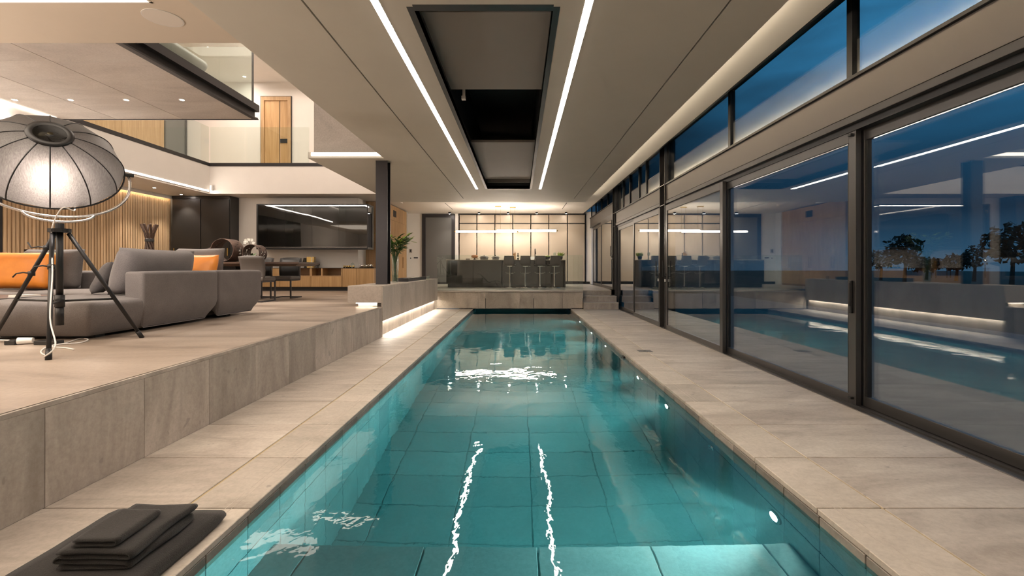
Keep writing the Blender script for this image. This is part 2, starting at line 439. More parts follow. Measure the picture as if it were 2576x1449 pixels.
# ------------------------------------------------------------------ setting: pool and decks
ZF = .51           # living and kitchen floor
ZC = 3.127         # underside of the pool ceiling
ZK = 3.32          # kitchen ceiling
PL, PR = -1.31, 1.445
PN, PE = .3, 14.3  # pool ends (it runs on under the kitchen platform)
G0, GS = 2.325, .616
def rows(a, b, s=GS, o=G0):
    k0 = math.floor((a - o) / s); r = []
    while True:
        y0 = o + k0 * s; y1 = y0 + s
        if y0 >= b: break
        y0, y1 = max(y0, a), min(y1, b)
        if y1 - y0 > .02: r.append((y0, y1))
        k0 += 1
    return r
J = .008
pool = structure('pool', (0, 0, 0), 'long rectangular stone lined swimming pool filled with teal water')
ZB = -1.57; ZL = -.57; YL = 2.55
# pool floor tiles, ledge tiles, wall tiles
xs = [PL, -1.1, -.5, .1, .7, 1.3, PR]
for (a, b) in rows(YL, PE, .42, YL):
    for x0, x1 in zip(xs[:-1], xs[1:]):
        piece('floor_tile', boxmesh('floor_tile', x1 - x0 - J, b - a - J, .03, 'pooltile'), None, pool, (x0, a, ZB))
for (a, b) in rows(PN, YL, .62, YL):
    for x0, x1 in zip(xs[:-1], xs[1:]):
        piece('ledge_tile', boxmesh('ledge_tile', x1 - x0 - J, b - a - J, .03, 'pooltile'), None, pool, (x0, a, ZL - .03))
obj('ledge_front', bx(PL, PR, YL - .03, YL - .002, ZB + .03, ZL - .03), 'pooltile', pool)
for side, X, sgn in (('l', PL, -1), ('r', PR, 1)):
    for (a, b) in rows(PN, PE, .308, 1.995):
        for z0, z1 in ((-.36, -.112), (-.98, -.365), (ZB, -.985)):
            if z0 < -.9 and b < YL - .05 and z1 < -.6: continue
            x0 = X if sgn > 0 else X - .02
            piece('wall_tile', boxmesh('wall_tile', .02, b - a - J * .7, z1 - z0 - .004, 'pooltile', .002), None, pool, (x0, a, z0))
obj('end_wall', bx(PL, PR, PE, PE + .1, ZB, .02), 'pooltile', pool)
obj('end_cavity', box(box(B(), PL - .4, PL - .022, 13.5, 14.6, -.125, .019), PR + .022, PR + .4, 13.5, 14.6, -.125, .019), 'black', pool)
obj('near_wall', bx(PL, PR, PN - .1, PN, ZB, -.115), 'pooltile', pool)
obj('shell', box(box(box(box(B(), PL - .12, PL - .021, PN - .1, PE, ZB - .1, -.125), PR + .021, PR + .12, PN - .1, PE, ZB - .1, -.125),
    PL - .1, PR + .1, PN - .1, PE + .1, ZB - .1, ZB - .001), PL, PR, PN, YL - .031, ZB, ZL - .032), 'poolgrout', pool)
bm = bx(PL - .004, PR + .004, PN - .004, PE + .004, ZB - .01, -.07)
wt = obj('water', bm, 'water', pool, label='clear teal pool water with faint ripples')
# decks: deck tiles, coping stones and the vertical coping faces
deck = structure('floor', (0, 0, 0), 'beige stone pool deck')
XR_L, XR_R = -2.31, 2.76
for (a, b) in rows(-3, 13.5):
    L = b - a - J
    piece('deck_tile', boxmesh('deck_tile', -1.640 - XR_L + .12, L, .03, 'deck'), None, deck, (XR_L - .12, a, -.03))
    piece('deck_tile', boxmesh('deck_tile_wide', XR_R - 1.774, L, .03, 'deck'), None, deck, (1.772, a, -.03))
    if b > PN + .1:
        piece('coping_stone', boxmesh('coping_stone', .318, L, .03, 'coping'), None, deck, (-1.626, a, -.03))
        piece('coping_stone', boxmesh('coping_stone', .318, L, .03, 'coping'), None, deck, (1.446, a, -.03))
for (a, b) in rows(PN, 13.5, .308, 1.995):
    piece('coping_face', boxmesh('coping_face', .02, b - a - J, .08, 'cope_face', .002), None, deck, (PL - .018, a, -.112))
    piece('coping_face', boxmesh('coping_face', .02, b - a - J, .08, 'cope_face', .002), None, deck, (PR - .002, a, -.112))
for (a, b) in rows(-3, PN): piece('deck_tile', boxmesh('deck_tile_near', PR - PL + .3 - J, b - a - J, .03, 'deck'), None, deck, (PL - .31, a, -.03))
obj('sand_joint', bx(-1.6375, -1.6275, -3, 13.5, -.03, -.004), 'gold_joint', deck)
obj('sand_joint', bx(1.7635, 1.7725, -3, 13.5, -.03, -.004), 'gold_joint', deck)
obj('grout_bed', box(box(box(B(), XR_L - .2, -1.33, -3, 13.5, -.12, -.012), 1.468, 2.95, -3, 13.5, -.12, -.012), -1.35, 1.47, -3, PN - .02, -.12, -.012), 'grout', deck)
# anti-slip grooves cut near the coping edge, read as fine pale lines
for X in (-1.43, -1.40, 1.53, 1.56):
    obj('groove_line', bx(X, X + .003, PN, 13.5, -.002, .0006), 'deck', deck)
t = thing('floor_drain', 'square steel drain cover set in the right hand deck', 'drain', (PX(1622, 6.7), 6.7, 0))
Yd = 1404 / (883 - 673); xd = PX(1622, Yd); t.location = (xd, Yd, 0)
obj('cover', bx(xd - .095, xd + .095, Yd - .08, Yd + .08, -.002, .002), 'alu', t)
obj('outlet', cyl(B(), (xd, Yd, .001), (xd, Yd, .003), .02), 'black', t)
# riser of the living floor
liv = structure('floor', (0, 0, 0), 'polished beige stone living room floor')
obj('slab', box(bx(-10.2, XR_L - .02, -3, 8.05, .2, ZF), -10.2, -2.50, 8.05, 14.8, .2, ZF), 'live', liv)
obj('edge_stone', bx(XR_L - .03, XR_L, -3, 8.03, ZF - .022, ZF), 'riser', liv)
for (a, b) in rows(-3, 8.05):
    piece('riser_stone', boxmesh('riser_stone', .02, b - a - .003, ZF - .024, 'riser', .0015), None, liv, (XR_L - .021, a, .001))
for (a, b) in rows(8.05, 13.4):
    piece('riser_stone', boxmesh('riser_low', .02, b - a - .003, .34, 'riser', .0015), None, liv, (XR_L - .095, a, .001))
obj('riser_core', bx(-2.6, XR_L - .10, -3, 13.5, 0, .48), 'grout', liv)
# kitchen platform
kit = structure('floor', (0, 0, 0), 'pale stone kitchen floor raised above the far end of the pool')
YP = 13.5
obj('slab', box(bx(-4.6, 1.80, YP + .005, 13.98, .3, ZF), -4.6, 3.0, 13.98, 19.2, .3, ZF), 'kfloor', kit)
obj('edge_stone', bx(PX(1098, YP), PX(1467, YP), YP - .03, YP + .4, ZF - .03, ZF + .001, bev=.004), 'kfloor', kit)
pxs = [1098, 1203, 1222, 1308, 1343, 1415, 1467]
for i, (a, b) in enumerate(zip(pxs[:-1], pxs[1:])):
    g = .012 if i % 2 == 1 else .003
    bm = bx(PX(a, YP) + .002, PX(b, YP) - g, YP, YP + .03, .008, ZF - .034, bev=.003)
    obj('front_stone', bm, 'plat', kit)
obj('front_core', bx(PX(1098, YP), PX(1467, YP), YP + .03, YP + .2, .012, ZF - .03), 'black', kit)
obj('underside', bx(-2.35, 1.8, YP + .04, 19, .02, .3), 'black', kit)
obj('left_return', bx(-2.45, -2.352, YP, YP + .4, 0, ZF), 'plat', kit)
st = structure('stairs', (0, 0, 0), 'three stone steps up from the deck to the kitchen floor')
for y0, z0, z1, x1 in ((13.37, 0, .19, 2.78), (13.67, .19, .355, 2.78), (13.97, .355, ZF, PX(1538, 13.97))):
    obj('step', bx(1.803, x1, y0, 14.5, z0, z1 - .001, bev=.004), 'riser', st)
    obj('tread', bx(1.803, x1, y0 - .012, 14.4, z1 - .022, z1 + .002, bev=.003), 'kfloor', st)
obj('side_block', bx(PX(1538, 13.97), 2.8, 13.98, 14.5, .3, ZF), 'white', st)

# ------------------------------------------------------------------ setting: ceilings
bm = B(); Y0, Y1 = -3, 13.57; CT = ZC + .08
HX0, HX1, HY0, HY1 = -.80, .255, 3.6, 11.86
for a, b in ((-2.43, -1.602), (-1.585, HX0), (HX1, 1.54), (1.557, 1.97)): box(bm, a, b, Y0, Y1, ZC, CT)
box(bm, HX0, HX1, Y0, HY0, ZC, CT); box(bm, HX0, HX1, HY1, Y1, ZC, CT)
box(bm, -2.43, 1.97, Y1, 14.25, ZC, CT); box(bm, -3.79, -2.43, 8.54, 14.25, ZC, CT)
ceil = struct('ceiling', bm, 'ceil', label='grey plaster ceiling panel over the pool')
obj('shadow_gap', bx(-1.602, -1.585, Y0, Y1, ZC + .025, CT + .02), 'black', ceil)
obj('shadow_gap', bx(1.54, 1.557, Y0, Y1, ZC + .025, CT + .02), 'black', ceil)
obj('roof_slab', box(box(B(), -2.43, HX0 - .06, Y0, 14.3, CT + .001, CT + .03), HX1 + .06, 1.80, Y0, 14.3, CT + .001, CT + .03), 'black', ceil)
struct('ceiling', box(box(B(), 1.6, 2.53, -3, 14.25, ZK, ZK + .1), -4.8, 2.53, 14.25, 19.2, ZK, ZK + .1), 'ceil_w', label='white upper ceiling over the kitchen and along the windows')
kc = bpy.data.objects['ceiling.001']
struct('trim_1', box(box(B(), 2.53, 2.56, -3, 19.2, ZK, 3.64), 2.53, 3.0, -3, 19.2, 3.64, 3.74), 'steel_b', label='black recess above the clerestory windows')
for (xa, ya, xb, yb) in ((1118, 511, 1140, 527), (1427, 510, 1413, 526)):
    hh = ZK - H; yA = hh * F / (VY - ya); yB = hh * F / (VY - yb)
    xm = (PX(xa, yA) + PX(xb, yB)) / 2
    obj('shadow_gap', bx(xm - .012, xm + .012, yA, yB, ZK - .001, ZK + .02), 'black', kc)
# roof-light recess
rl = structure('window_1', (0, 0, 0), 'dark rectangular roof light recess with sliding grey panels in the ceiling')
bm = B(); RT = 3.95
box(bm, HX0 - .05, HX0, HY0 - .02, HY1 + .02, ZC - .002, RT); box(bm, HX1, HX1 + .05, HY0 - .02, HY1 + .02, ZC - .002, RT)
box(bm, HX0, HX1, HY0 - .05, HY0 + .035, ZC - .002, RT); box(bm, HX0, HX1, HY1, HY1 + .05, ZC - .002, RT)
obj('frame', bm, 'steel_b', rl)
obj('sliding_panel', bx(HX0, HX1, 3.885, 5.57, 3.25, 3.29), 'skypanel', rl)
obj('sliding_panel', bx(HX0, HX1, 7.92, 11.2, 3.25, 3.29), 'skypanel', rl)
obj('shaft_top', bx(HX0 - .05, HX1 + .05, HY0 - .05, HY1 + .05, RT, RT + .05), 'black', rl)
obj('end_plate', bx(HX0, HX1, 11.8, 11.83, 3.27, 3.42), 'skypanel', rl)
t = thing('motor_bracket', 'small white bracket hanging in the dark roof light opening', 'bracket', (PX(1168, 5.75), 5.75, 3.23))
bxm = PX(1168, 5.75)
obj('plate', bx(bxm - .022, bxm + .012, 5.74, 5.76, 3.20, 3.34, bev=.002), 'whitep', t)
obj('box', bx(bxm - .03, bxm + .02, 5.70, 5.76, 3.185, 3.225, bev=.003), 'whitep', t)
# LED lines of the pool ceiling
for X, lab in ((-1.062, 'long warm LED line in the ceiling left of the roof light'), (.512, 'long warm LED line in the ceiling right of the roof light')):
    t = thing('light_strip', lab, 'light', (X, 5, ZC), group='LED lines over the pool')
    obj('diffuser', bx(X - .028, X + .028, -2.4, HY1, ZC - .006, ZC - .0005), 'led', t)
    obj('profile', box(box(B(), X - .032, X - .0285, -2.4, HY1, ZC - .005, ZC - .0005), X + .0285, X + .032, -2.4, HY1, ZC - .005, ZC - .0005), 'whitep', t)
t = thing('cove_light', 'warm LED strip hidden on the ceiling edge beside the clerestory windows', 'light', (1.9, 6, CT + .03))
obj('led', bx(1.82, 1.85, -2.5, 14.0, CT + .005, CT + .02), 'led_cove', t)
# concrete-faced volume over the dining side, with its lit ledge
struct('wall_right', bx(-3.82, -2.40, 8.86, 9.1, CT, 7.0), 'concrete', label='bare concrete upper wall above the glowing ledge')
struct('wall_right', box(box(B(), -2.43, -2.38, -3, 8.86, CT, 7.0), -3.82, -3.72, 9.1, 15.2, CT, 7.0), 'white', label='white side wall of the tall living space')
struct('trim_2', bx(-3.79, -2.43, 8.54, 8.60, CT, CT + .028), 'ceil', label='ceiling lip in front of the glowing ledge')
t = thing('ledge_light', 'bright LED strip along the foot of the concrete upper wall', 'light', (-3.1, 8.53, 3.16))
obj('led', bx(PX(783, 8.54), -2.44, 8.532, 8.5398, 3.168, 3.226), 'led_dim', t)
# cream ceiling of the near living area with its backlit panel
YC, ZCR = 4.42, 3.25
cr2 = struct('ceiling', bx(-10.2, -2.43, -3, YC, ZCR, ZCR + .12), 'cream', label='cream living room ceiling with a glowing light panel')
struct('wall_near', bx(-10.2, -2.4, YC - .12, YC, ZCR + .12, 7.0), 'white', label='unseen white upper wall over the cream ceiling edge, added to block sky light')  # out of view, put in to keep sky light out of the void
t = thing('ceiling_light_panel', 'large glowing rectangular light panel in the cream ceiling', 'light', (-5.6, 2.6, ZCR))
obj('diffuser', bx(-9.2, -2.90, 1.2, 3.73, ZCR - .006, ZCR + .001), 'panel_l', t)
obj('rim', box(box(B(), -9.2, -2.88, 3.731, 3.75, ZCR - .004, ZCR + .001), -2.899, -2.88, 1.2, 3.75, ZCR - .004, ZCR + .001), 'ceil_w', t)
Ys = (ZCR - H) * F / (673 - 45); xsn = PX(410, Ys)
t = thing('ceiling_speaker', 'round flush speaker grille in the cream ceiling', 'speaker', (xsn, Ys, ZCR))
obj('grille', cyl(B(), (xsn, Ys, ZCR - .004), (xsn, Ys, ZCR + .001), .138, seg=40), 'ceil_w', t)
obj('rim', lathe(B(), [(.139, -.004), (.146, -.004), (.146, .0), (.139, 0)], (xsn, Ys, ZCR), 40), 'whitep', t)
# bridge slab with concrete soffit, steel edge
ZS = 3.94; XB = -4.94; YB = 8.9
br = structure('ceiling', (0, 0, 0), 'concrete underside of the bridge in board-marked panels')
xsb = [-8.57, -7.52, -6.28, XB]
for x0, x1 in zip(xsb[:-1], xsb[1:]):
    for y0, y1 in ((4.3, 6.4), (6.4, YB)):
        obj('soffit_panel', bx(x0 + .004, x1 - .004, y0 + .003, y1 - .003, ZS, ZS + .03, bev=.003), 'concrete', br)
obj('slab', bx(-8.57, XB - .03, 4.3, YB, ZS + .012, ZS + .25), 'grout', br)
edge = structure('trim_3', (0, 0, 0), 'dark steel edge beam of the bridge')
prof = [(-4.97, ZS - .012), (-4.885, ZS - .012), (-4.885, ZS + .012), (-4.955, ZS + .012), (-4.955, ZS + .135), (-4.87, ZS + .135), (-4.87, ZS + .26), (-4.97, ZS + .26)]
obj('edge_beam', prism(B(), prof, 4.3, YB + .03, 'y'), 'steel', edge)
obj('end_beam', bx(-8.57, -4.9, YB, YB + .03, ZS - .012, ZS + .03), 'steel', edge)
obj('end_beam', bx(-8.57, -4.97, YB - .01, YB + .02, ZS + .03, ZS + .26), 'steel', edge)
t = thing('bridge_cove_light', 'LED strip in the joint between bridge underside and left upper wall', 'light', (-8.55, 6, ZS))
obj('led', bx(-8.575, -8.54, 4.4, YB - .1, ZS - .03, ZS - .003), 'led_dim', t)
names = ['first', 'second', 'third', 'fourth']
for i, x in enumerate((38, 178, 318, 458)):
    Yl = (ZS - H) * F / (673 - 251); X = PX(x, Yl)
    t = thing('downlight', '%s recessed downlight from the left in the concrete bridge underside' % names[i], 'downlight', (X, Yl, ZS), group='downlights under the bridge')
    obj('lens', cyl(B(), (X, Yl, ZS - .004), (X, Yl, ZS + .002), .03), 'spot', t)
    obj('bezel', lathe(B(), [(.031, -.006), (.048, -.006), (.05, 0), (.031, 0)], (X, Yl, ZS), 24), 'whitep', t)
    lamp('downlight_beam', 'SPOT', (X, Yl, ZS - .03), 90, (1, .86, .74), spot_size=2.0, spot_blend=.6, shadow_soft_size=.03)
# upper floor
struct('ceiling', bx(-11, -2.3, 4.3, 15.3, 7.0, 7.1), 'white', label='white ceiling of the upper floor')
struct('wall_back', bx(-11, -3.7, 15.0, 15.2, 3.95, 7.0), 'white', label='white back wall of the upper gallery')
struct('floor', box(box(B(), -10.6, -8.58, 4.3, 15.1, 3.30, 4.0), -8.58, -3.8, 13.22, 15.1, 3.30, 4.0), 'white', label='white fascia and floor of the upper gallery')
ZG = 4.04
struct('trim_4', box(box(B(), -8.60, -8.565, 4.4, 13.2, 3.97, ZG + .02), -8.57, -3.83, 13.18, 13.23, 3.97, ZG + .02), 'steel', label='dark steel channel along the gallery edge')
struct('wall_gallery', box(box(B(), -8.72, -8.575, 4.3, 13.2, 3.26, 3.975), -8.72, -3.83, 13.195, 13.3, ZC + .083, 3.975), 'white', label='white parapet band under the gallery glass')
struct('ceiling', box(box(B(), -10.2, -8.60, 4.3, 14.1, 3.21, 3.28), -8.6, -3.80, 13.21, 14.78, 3.211, 3.285), 'ceil_w', label='white soffit over the dining wall and oak slats')
t = thing('gallery_strip_light', 'long LED strip under the left gallery parapet', 'light', (-8.6, 9, 3.26))
obj('led', bx(-8.60, -8.572, 5.0, 13.15, 3.262, 3.30), 'led', t)
# gallery oak wall panels and dark glass door on the left
gw = structure('wall_left', (0, 0, 0), 'oak panelled wall of the upper gallery')
for y0, y1 in ((8.0, 9.6), (9.6, 11.2), (11.2, 12.6), (12.6, 14.1)):
    obj('oak_panel', bx(-10.52, -10.5, y0 + .006, y1 - .006, 4.0, 7.0, bev=.002), 'oak', gw)
obj('backing', bx(-10.6, -10.52, 4.3, 15.2, 4.0, 7.0), 'black', gw)
dd = structure('door_8', (0, 0, 0), 'dark glass door at the end of the upper gallery')
obj('leaf', bx(-10.5, -10.46, 14.12, 14.9, 4.0, 6.5), 'frost', dd)
obj('frame', bx(-10.5, -10.44, 14.9, 14.98, 4.0, 6.6), 'steel', dd)
# upper oak door
YD = 15.0; d = structure('door_9', (0, 0, 0), 'tall oak double door on the upper gallery')
x0, x1 = PX(658, YD), PX(733, YD); z1 = PZ(244, YD)
bm = box(box(box(B(), x0, x0 + .10, YD - .05, YD + .12, 4.0, z1), x1 - .10, x1, YD - .05, YD + .12, 4.0, z1), x0 + .1, x1 - .1, YD - .05, YD + .12, z1 - .12, z1)
obj('frame', bm, 'oak', d)
obj('gap', bx(x0 + .1, x1 - .1, YD - .004, YD - .0005, 4.0, z1 - .12), 'black', d)
obj('trim', box(box(box(B(), x0 - .02, x0, YD - .03, YD, 4, z1 + .02), x1, x1 + .02, YD - .03, YD, 4, z1 + .02), x0, x1, YD - .03, YD, z1, z1 + .02), 'steel', d)
obj('leaf', bx(x0 + .1, PX(703.4, YD), YD - .012, YD - .0045, 4.0, z1 - .12), 'oak_h', d)
obj('leaf', bx(PX(705.4, YD), x1 - .1, YD - .012, YD - .0045, 4.0, z1 - .12), 'oak_h', d)
obj('handle', bx(PX(706, YD), PX(726, YD), YD - .035, YD - .012, PZ(360, YD), PZ(350, YD)), 'steel_b', d)
lamp('gallery_downlight', 'SPOT', (PX(615, 14.4), 14.4, 6.9), 15, WARM, spot_size=2.2, spot_blend=.8)
Yg = (7.0 - H) * F / (673 - 192); xg = PX(615, Yg)
t = thing('downlight', 'single downlight in the upper ceiling seen above the bridge glass', 'downlight', (xg, Yg, 7.0))
obj('lens', cyl(B(), (xg, Yg, 6.99), (xg, Yg, 7.001), .04), 'spot', t)
obj('bezel', lathe(B(), [(.041, -.012), (.06, -.012), (.062, 0), (.041, 0)], (xg, Yg, 7.0), 24), 'whitep', t)

# balustrades
def balustrade(label, panes, loc):
    t = thing('glass_balustrade', label, 'balustrade', loc)
    for p in panes: obj('pane', bx(*p), 'bal', t)
    return t
ZT = 5.26
ysb = [4.3, 5.70, 6.78, 7.857, 8.84]
balustrade('glass balustrade along the bridge on its dark steel edge', [(-4.955, -4.943, a + .006, b - .006, ZS + .27, ZT) for a, b in zip(ysb[:-1], ysb[1:])], (-4.95, 6.5, ZS + .25))
bm_t = [(a + .006, b - .006, YB - .06, YB - .048, ZS + .27, ZT) for a, b in ((-8.5, -7.3), (-7.3, -6.1), (-6.1, -4.965))]
t = balustrade('glass balustrade across the far end of the bridge', bm_t, (-6.7, YB, ZS + .25))
obj('corner_post', bx(-4.965, -4.94, YB - .06, YB - .035, ZS + .26, ZT), 'steel', t)
xsg = [-8.56] + [PX(p, 13.2) for p in (616, 705, 778)]
balustrade('clear glass balustrade on the far gallery edge before the oak door', [(a + .006, b - .006, 13.2, 13.212, ZG + .02, PZ(320, 13.2)) for a, b in zip(xsg[:-1], xsg[1:])], (-6.5, 13.2, ZG))
balustrade('clear glass balustrade on the left gallery edge by the oak panels', [(-8.588, -8.576, a + .006, b - .006, ZG + .02, PZ(320, 13.2)) for a, b in ((6.3, 8.0), (8.0, 9.7), (9.7, 11.4), (11.4, 13.18))], (-8.58, 10, ZG))
# white daybed on the bridge
t = thing('daybed', 'long white upholstered daybed behind the bridge glass', 'daybed', (-5.5, 6.6, ZS + .25))
obj('seat', bx(-6.0, -5.1, 5.2, 7.88, ZS + .30, ZS + .42, bev=.04), 'whitep', t)
bm = tube(B(), [(-5.2, 5.25 + .05 * i * 1.04, ZS + .52) for i in range(51)], [.03] + [.1] * 49 + [.03], 16); obj('bolster', bm, 'whitep', t, True)
obj('plinth', bx(-5.9, -5.2, 5.4, 7.7, ZS + .25, ZS + .30), 'black', t)

# ------------------------------------------------------------------ setting: enclosing walls
struct('wall_left', bx(-10.3, -10.12, -3, 14.9, 0, 3.3), 'white')
struct('wall_near', bx(-10.3, 3.0, -3.2, -3.0, -.2, 3.8), 'white')
struct('wall_right', box(bx(2.85, 3.0, -3, 1.5, 0, 3.7), 2.85, 3.0, 18.9, 19.2, .3, 3.7), 'white')
dwn = bx(-10.2, -4.74, 14.0, 14.72, ZF, 3.215)
struct('wall_dining', dwn, 'white', label='white dining wall behind sideboard and display case')
struct('wall_back', bx(-4.8, 3.0, 19.02, 19.2, .3, 3.4), 'white', label='white kitchen back wall')
struct('wall_left', bx(-4.8, -4.47, 18.31, 19.05, .3, 3.4), 'white', label='white nib wall at the end of the tall oak cupboards')
# left: dark sliding window and oak slat wall
lw = structure('window_2', (0, 0, 0), 'dark window beside the oak slat wall')
obj('frame', bx(-10.1, -10.02, 9.1, 9.24, ZF, 3.2), 'steel', lw)
obj('pane', bx(-10.1, -10.06, 5.0, 9.1, ZF, 3.2), 'isl', lw)
sl = structure('wall_slats', (0, 0, 0), 'wall of upright oak slats washed by a hidden light')
n_sl = 56; Yst = 9.26; pit = (13.72 - Yst) / n_sl
obj('backing', bx(-10.11, -10.06, Yst, 13.75, ZF, 3.19), 'oak', sl)
sm_ = boxmesh('oak_slat', .04, pit * .72, 3.08 - ZF, 'oak_slat', .003)
for i in range(n_sl): piece('oak_slat', sm_, None, sl, (-10.06 + random.uniform(0, .012), Yst + i * pit, ZF))
t = thing('slat_wall_light', 'hidden LED strip washing the top of the oak slats', 'light', (-9.95, 11, 3.15))
obj('led', bx(-9.98, -9.95, Yst, 13.7, 3.175, 3.2), 'led_soft', t)
obj('lip', bx(-9.945, -9.93, Yst, 13.7, 3.12, 3.21), 'whitep', t)
for i, (x, y, lab) in enumerate(((388, 472, 'small soffit downlight above the oak slats'), (456, 489, 'small soffit downlight over the black cupboard'))):
    Yl = (3.21 - H) * F / (673 - y); X = max(PX(x, Yl), -9.7)
    t = thing('downlight', lab, 'downlight', (X, Yl, 3.21))
    obj('lens', cyl(B(), (X, Yl, 3.205), (X, Yl, 3.212), .028), 'spot', t)
    obj('bezel', lathe(B(), [(.029, -.006), (.044, -.006), (.046, 0), (.029, 0)], (X, Yl, 3.21), 20), 'whitep', t)
    lamp('soffit_beam', 'SPOT', (X, Yl, 3.18), 30, (1, .85, .7), spot_size=1.5, spot_blend=.6, shadow_soft_size=.02)
# security sensor on the parapet corner
sxn = PX(530, 13.1); szn = PZ(472, 13.1)
t = thing('motion_sensor', 'small white motion sensor at the parapet corner', 'sensor', (sxn, 13.15, szn))
obj('housing', bx(sxn - .03, sxn + .03, 13.1, 13.19, szn - .07, szn + .07, bev=.01), 'whitep', t)
obj('lens', bx(sxn - .02, sxn + .02, 13.094, 13.1, szn - .05, szn + .01), 'ceil', t)

# ------------------------------------------------------------------ setting: right glass wall
XG = 2.83
def slider(name, xc, y0, y1, z0, z1, label, handle=None, th=.05, sw=.085, lead=True):
    d = structure(name, (xc, (y0 + y1) / 2, z0), label)
    a, b = xc - th / 2, xc + th / 2
    obj('stile', bx(a, b, y0, y0 + sw, z0, z1, bev=.004), 'alu', d)
    obj('stile', bx(a, b, y1 - sw, y1, z0, z1, bev=.004), 'alu', d)
    obj('rail', bx(a, b, y0 + sw, y1 - sw, z0, z0 + .085, bev=.004), 'alu', d)
    obj('rail', bx(a, b, y0 + sw, y1 - sw, z1 - .11, z1, bev=.004), 'alu', d)
    for q in (-.010, .010):
        obj('pane', bx(xc + q - .003, xc + q + .003, y0 + sw - .005, y1 - sw + .005, z0 + .08, z1 - .105), 'pane', d)
    obj('gasket', box(box(B(), xc - .018, xc + .018, y0 + sw, y0 + sw + .022, z0 + .085, z1 - .11), xc - .018, xc + .018, y1 - sw - .022, y1 - sw, z0 + .085, z1 - .11), 'black', d)
    if handle == 'pull':
        yh = y0 + sw * .5
        obj('handle', box(box(B(), a - .022, a, yh - .014, yh + .014, .78, 1.06, bev=.006), a - .03, a - .02, yh - .01, yh + .01, .84, 1.04, bev=.004), 'steel_b', d)
        for z in (z0 + .05, z1 - .06): obj('bumper', bx(a - .03, a, y0 + .02, y0 + .06, z, z + .02, bev=.004), 'black', d)
    elif handle in ('lever', 'lever_far'):
        yh = y0 + sw * .5 if handle == 'lever' else y1 - sw * .5
        obj('handle', tube(B(), [(a, yh, z0 + 1.0), (a - .06, yh, z0 + 1.0), (a - .06, yh, z0 + 1.30)], .011, 8), 'steel_b', d)
        obj('lock_plate', bx(a - .008, a, yh - .018, yh + .018, z0 + .88, z0 + 1.06), 'steel_b', d)
        obj('key', bx(a - .03, a - .008, yh - .01, yh + .01, z0 + .90, z0 + .95), 'whitep', d)
    return d
ZD = 2.35
slider('door_1', 2.93, 1.52, 4.10, .0, ZD, 'near glass sliding panel running out of the frame')
slider('door_2', 2.865, 4.03, 6.62, .0, ZD, 'glass sliding door with a black pull handle', 'pull')
slider('door_3', 2.80, 6.52, 9.08, .0, ZD, 'glass sliding door nearest the steel wall column', 'lever_far')
slider('door_4', 2.80, 9.44, 11.66, .0, ZD, 'glass sliding door beyond the steel wall column', 'lever')
slider('door_5', 2.865, 11.58, 13.8, .0, ZD, 'glass sliding door beside the stone steps')
slider('door_6', 2.80, 14.2, 16.3, ZF, 2.72, 'glass sliding door at kitchen level with an upright handle', 'lever')
slider('door_7', 2.865, 16.25, 18.5, ZF, 2.72, 'far glass sliding door at kitchen level')
# tracks, beams, columns
struct('trim_5', box(box(box(B(), 2.765, 2.785, 1.5, 13.8, -.01, .006), 2.775, 2.96, 1.5, 13.8, -.03, -.002), 2.83, 2.84, 1.5, 13.8, -.01, .01), 'alu', label='floor track of the sliding doors')
struct('trim_6', bx(2.758, 2.766, 1.5, 13.8, -.01, .004), 'satin', label='bright metal lip of the sliding door track')
bmm = structure('trim_7', (0, 0, 0), 'brown grey painted steel beam over the sliding doors')
for y0, y1 in ((1.5, 9.10), (9.44, 13.85)):
    obj('beam_face', bx(2.80, 2.96, y0, y1, 2.455, 2.745, bev=.003), 'beam', bmm)
    obj('lower_channel', bx(2.785, 2.96, y0, y1, 2.385, 2.445, bev=.003), 'alu', bmm)
    obj('head_track', bx(2.83, 2.96, y0, y1, 2.33, 2.39), 'steel_b', bmm)
    obj('sill', bx(2.775, 2.96, y0, y1, 2.745, 2.775, bev=.003), 'steel_b', bmm)
obj('beam_face', bx(2.80, 2.96, 14.2, 18.9, 2.78, 3.10, bev=.003), 'beam', bmm)
obj('head_track', bx(2.785, 2.96, 14.2, 18.9, 2.72, 2.785, bev=.003), 'alu', bmm)
obj('sill', bx(2.775, 2.96, 14.2, 18.9, 3.10, 3.125), 'steel_b', bmm)
obj('threshold', bx(2.78, 2.96, 14.2, 18.9, ZF - .05, ZF + .006), 'alu', bmm)
for i, (yc, z1, lab) in enumerate(((9.26, 3.63, 'dark steel wall column between the sliding doors'), (14.02, 3.63, 'dark steel wall column at the head of the stone steps'))):
    c = structure('column', (2.85, yc, 0), lab)
    for y_ in (yc - .16, yc + .15): obj('flange', bx(2.765, 2.97, y_, y_ + .014, 0, z1), 'alu', c)
    obj('web', bx(2.865, 2.88, yc - .15, yc + .15, 0, z1), 'steel_b', c)
    obj('stiffener', bx(2.768, 2.865, yc - .15, yc + .15, 2.755, 2.765), 'satin', c)
    obj('stiffener', bx(2.768, 2.865, yc - .15, yc + .15, 2.37, 2.38), 'satin', c)
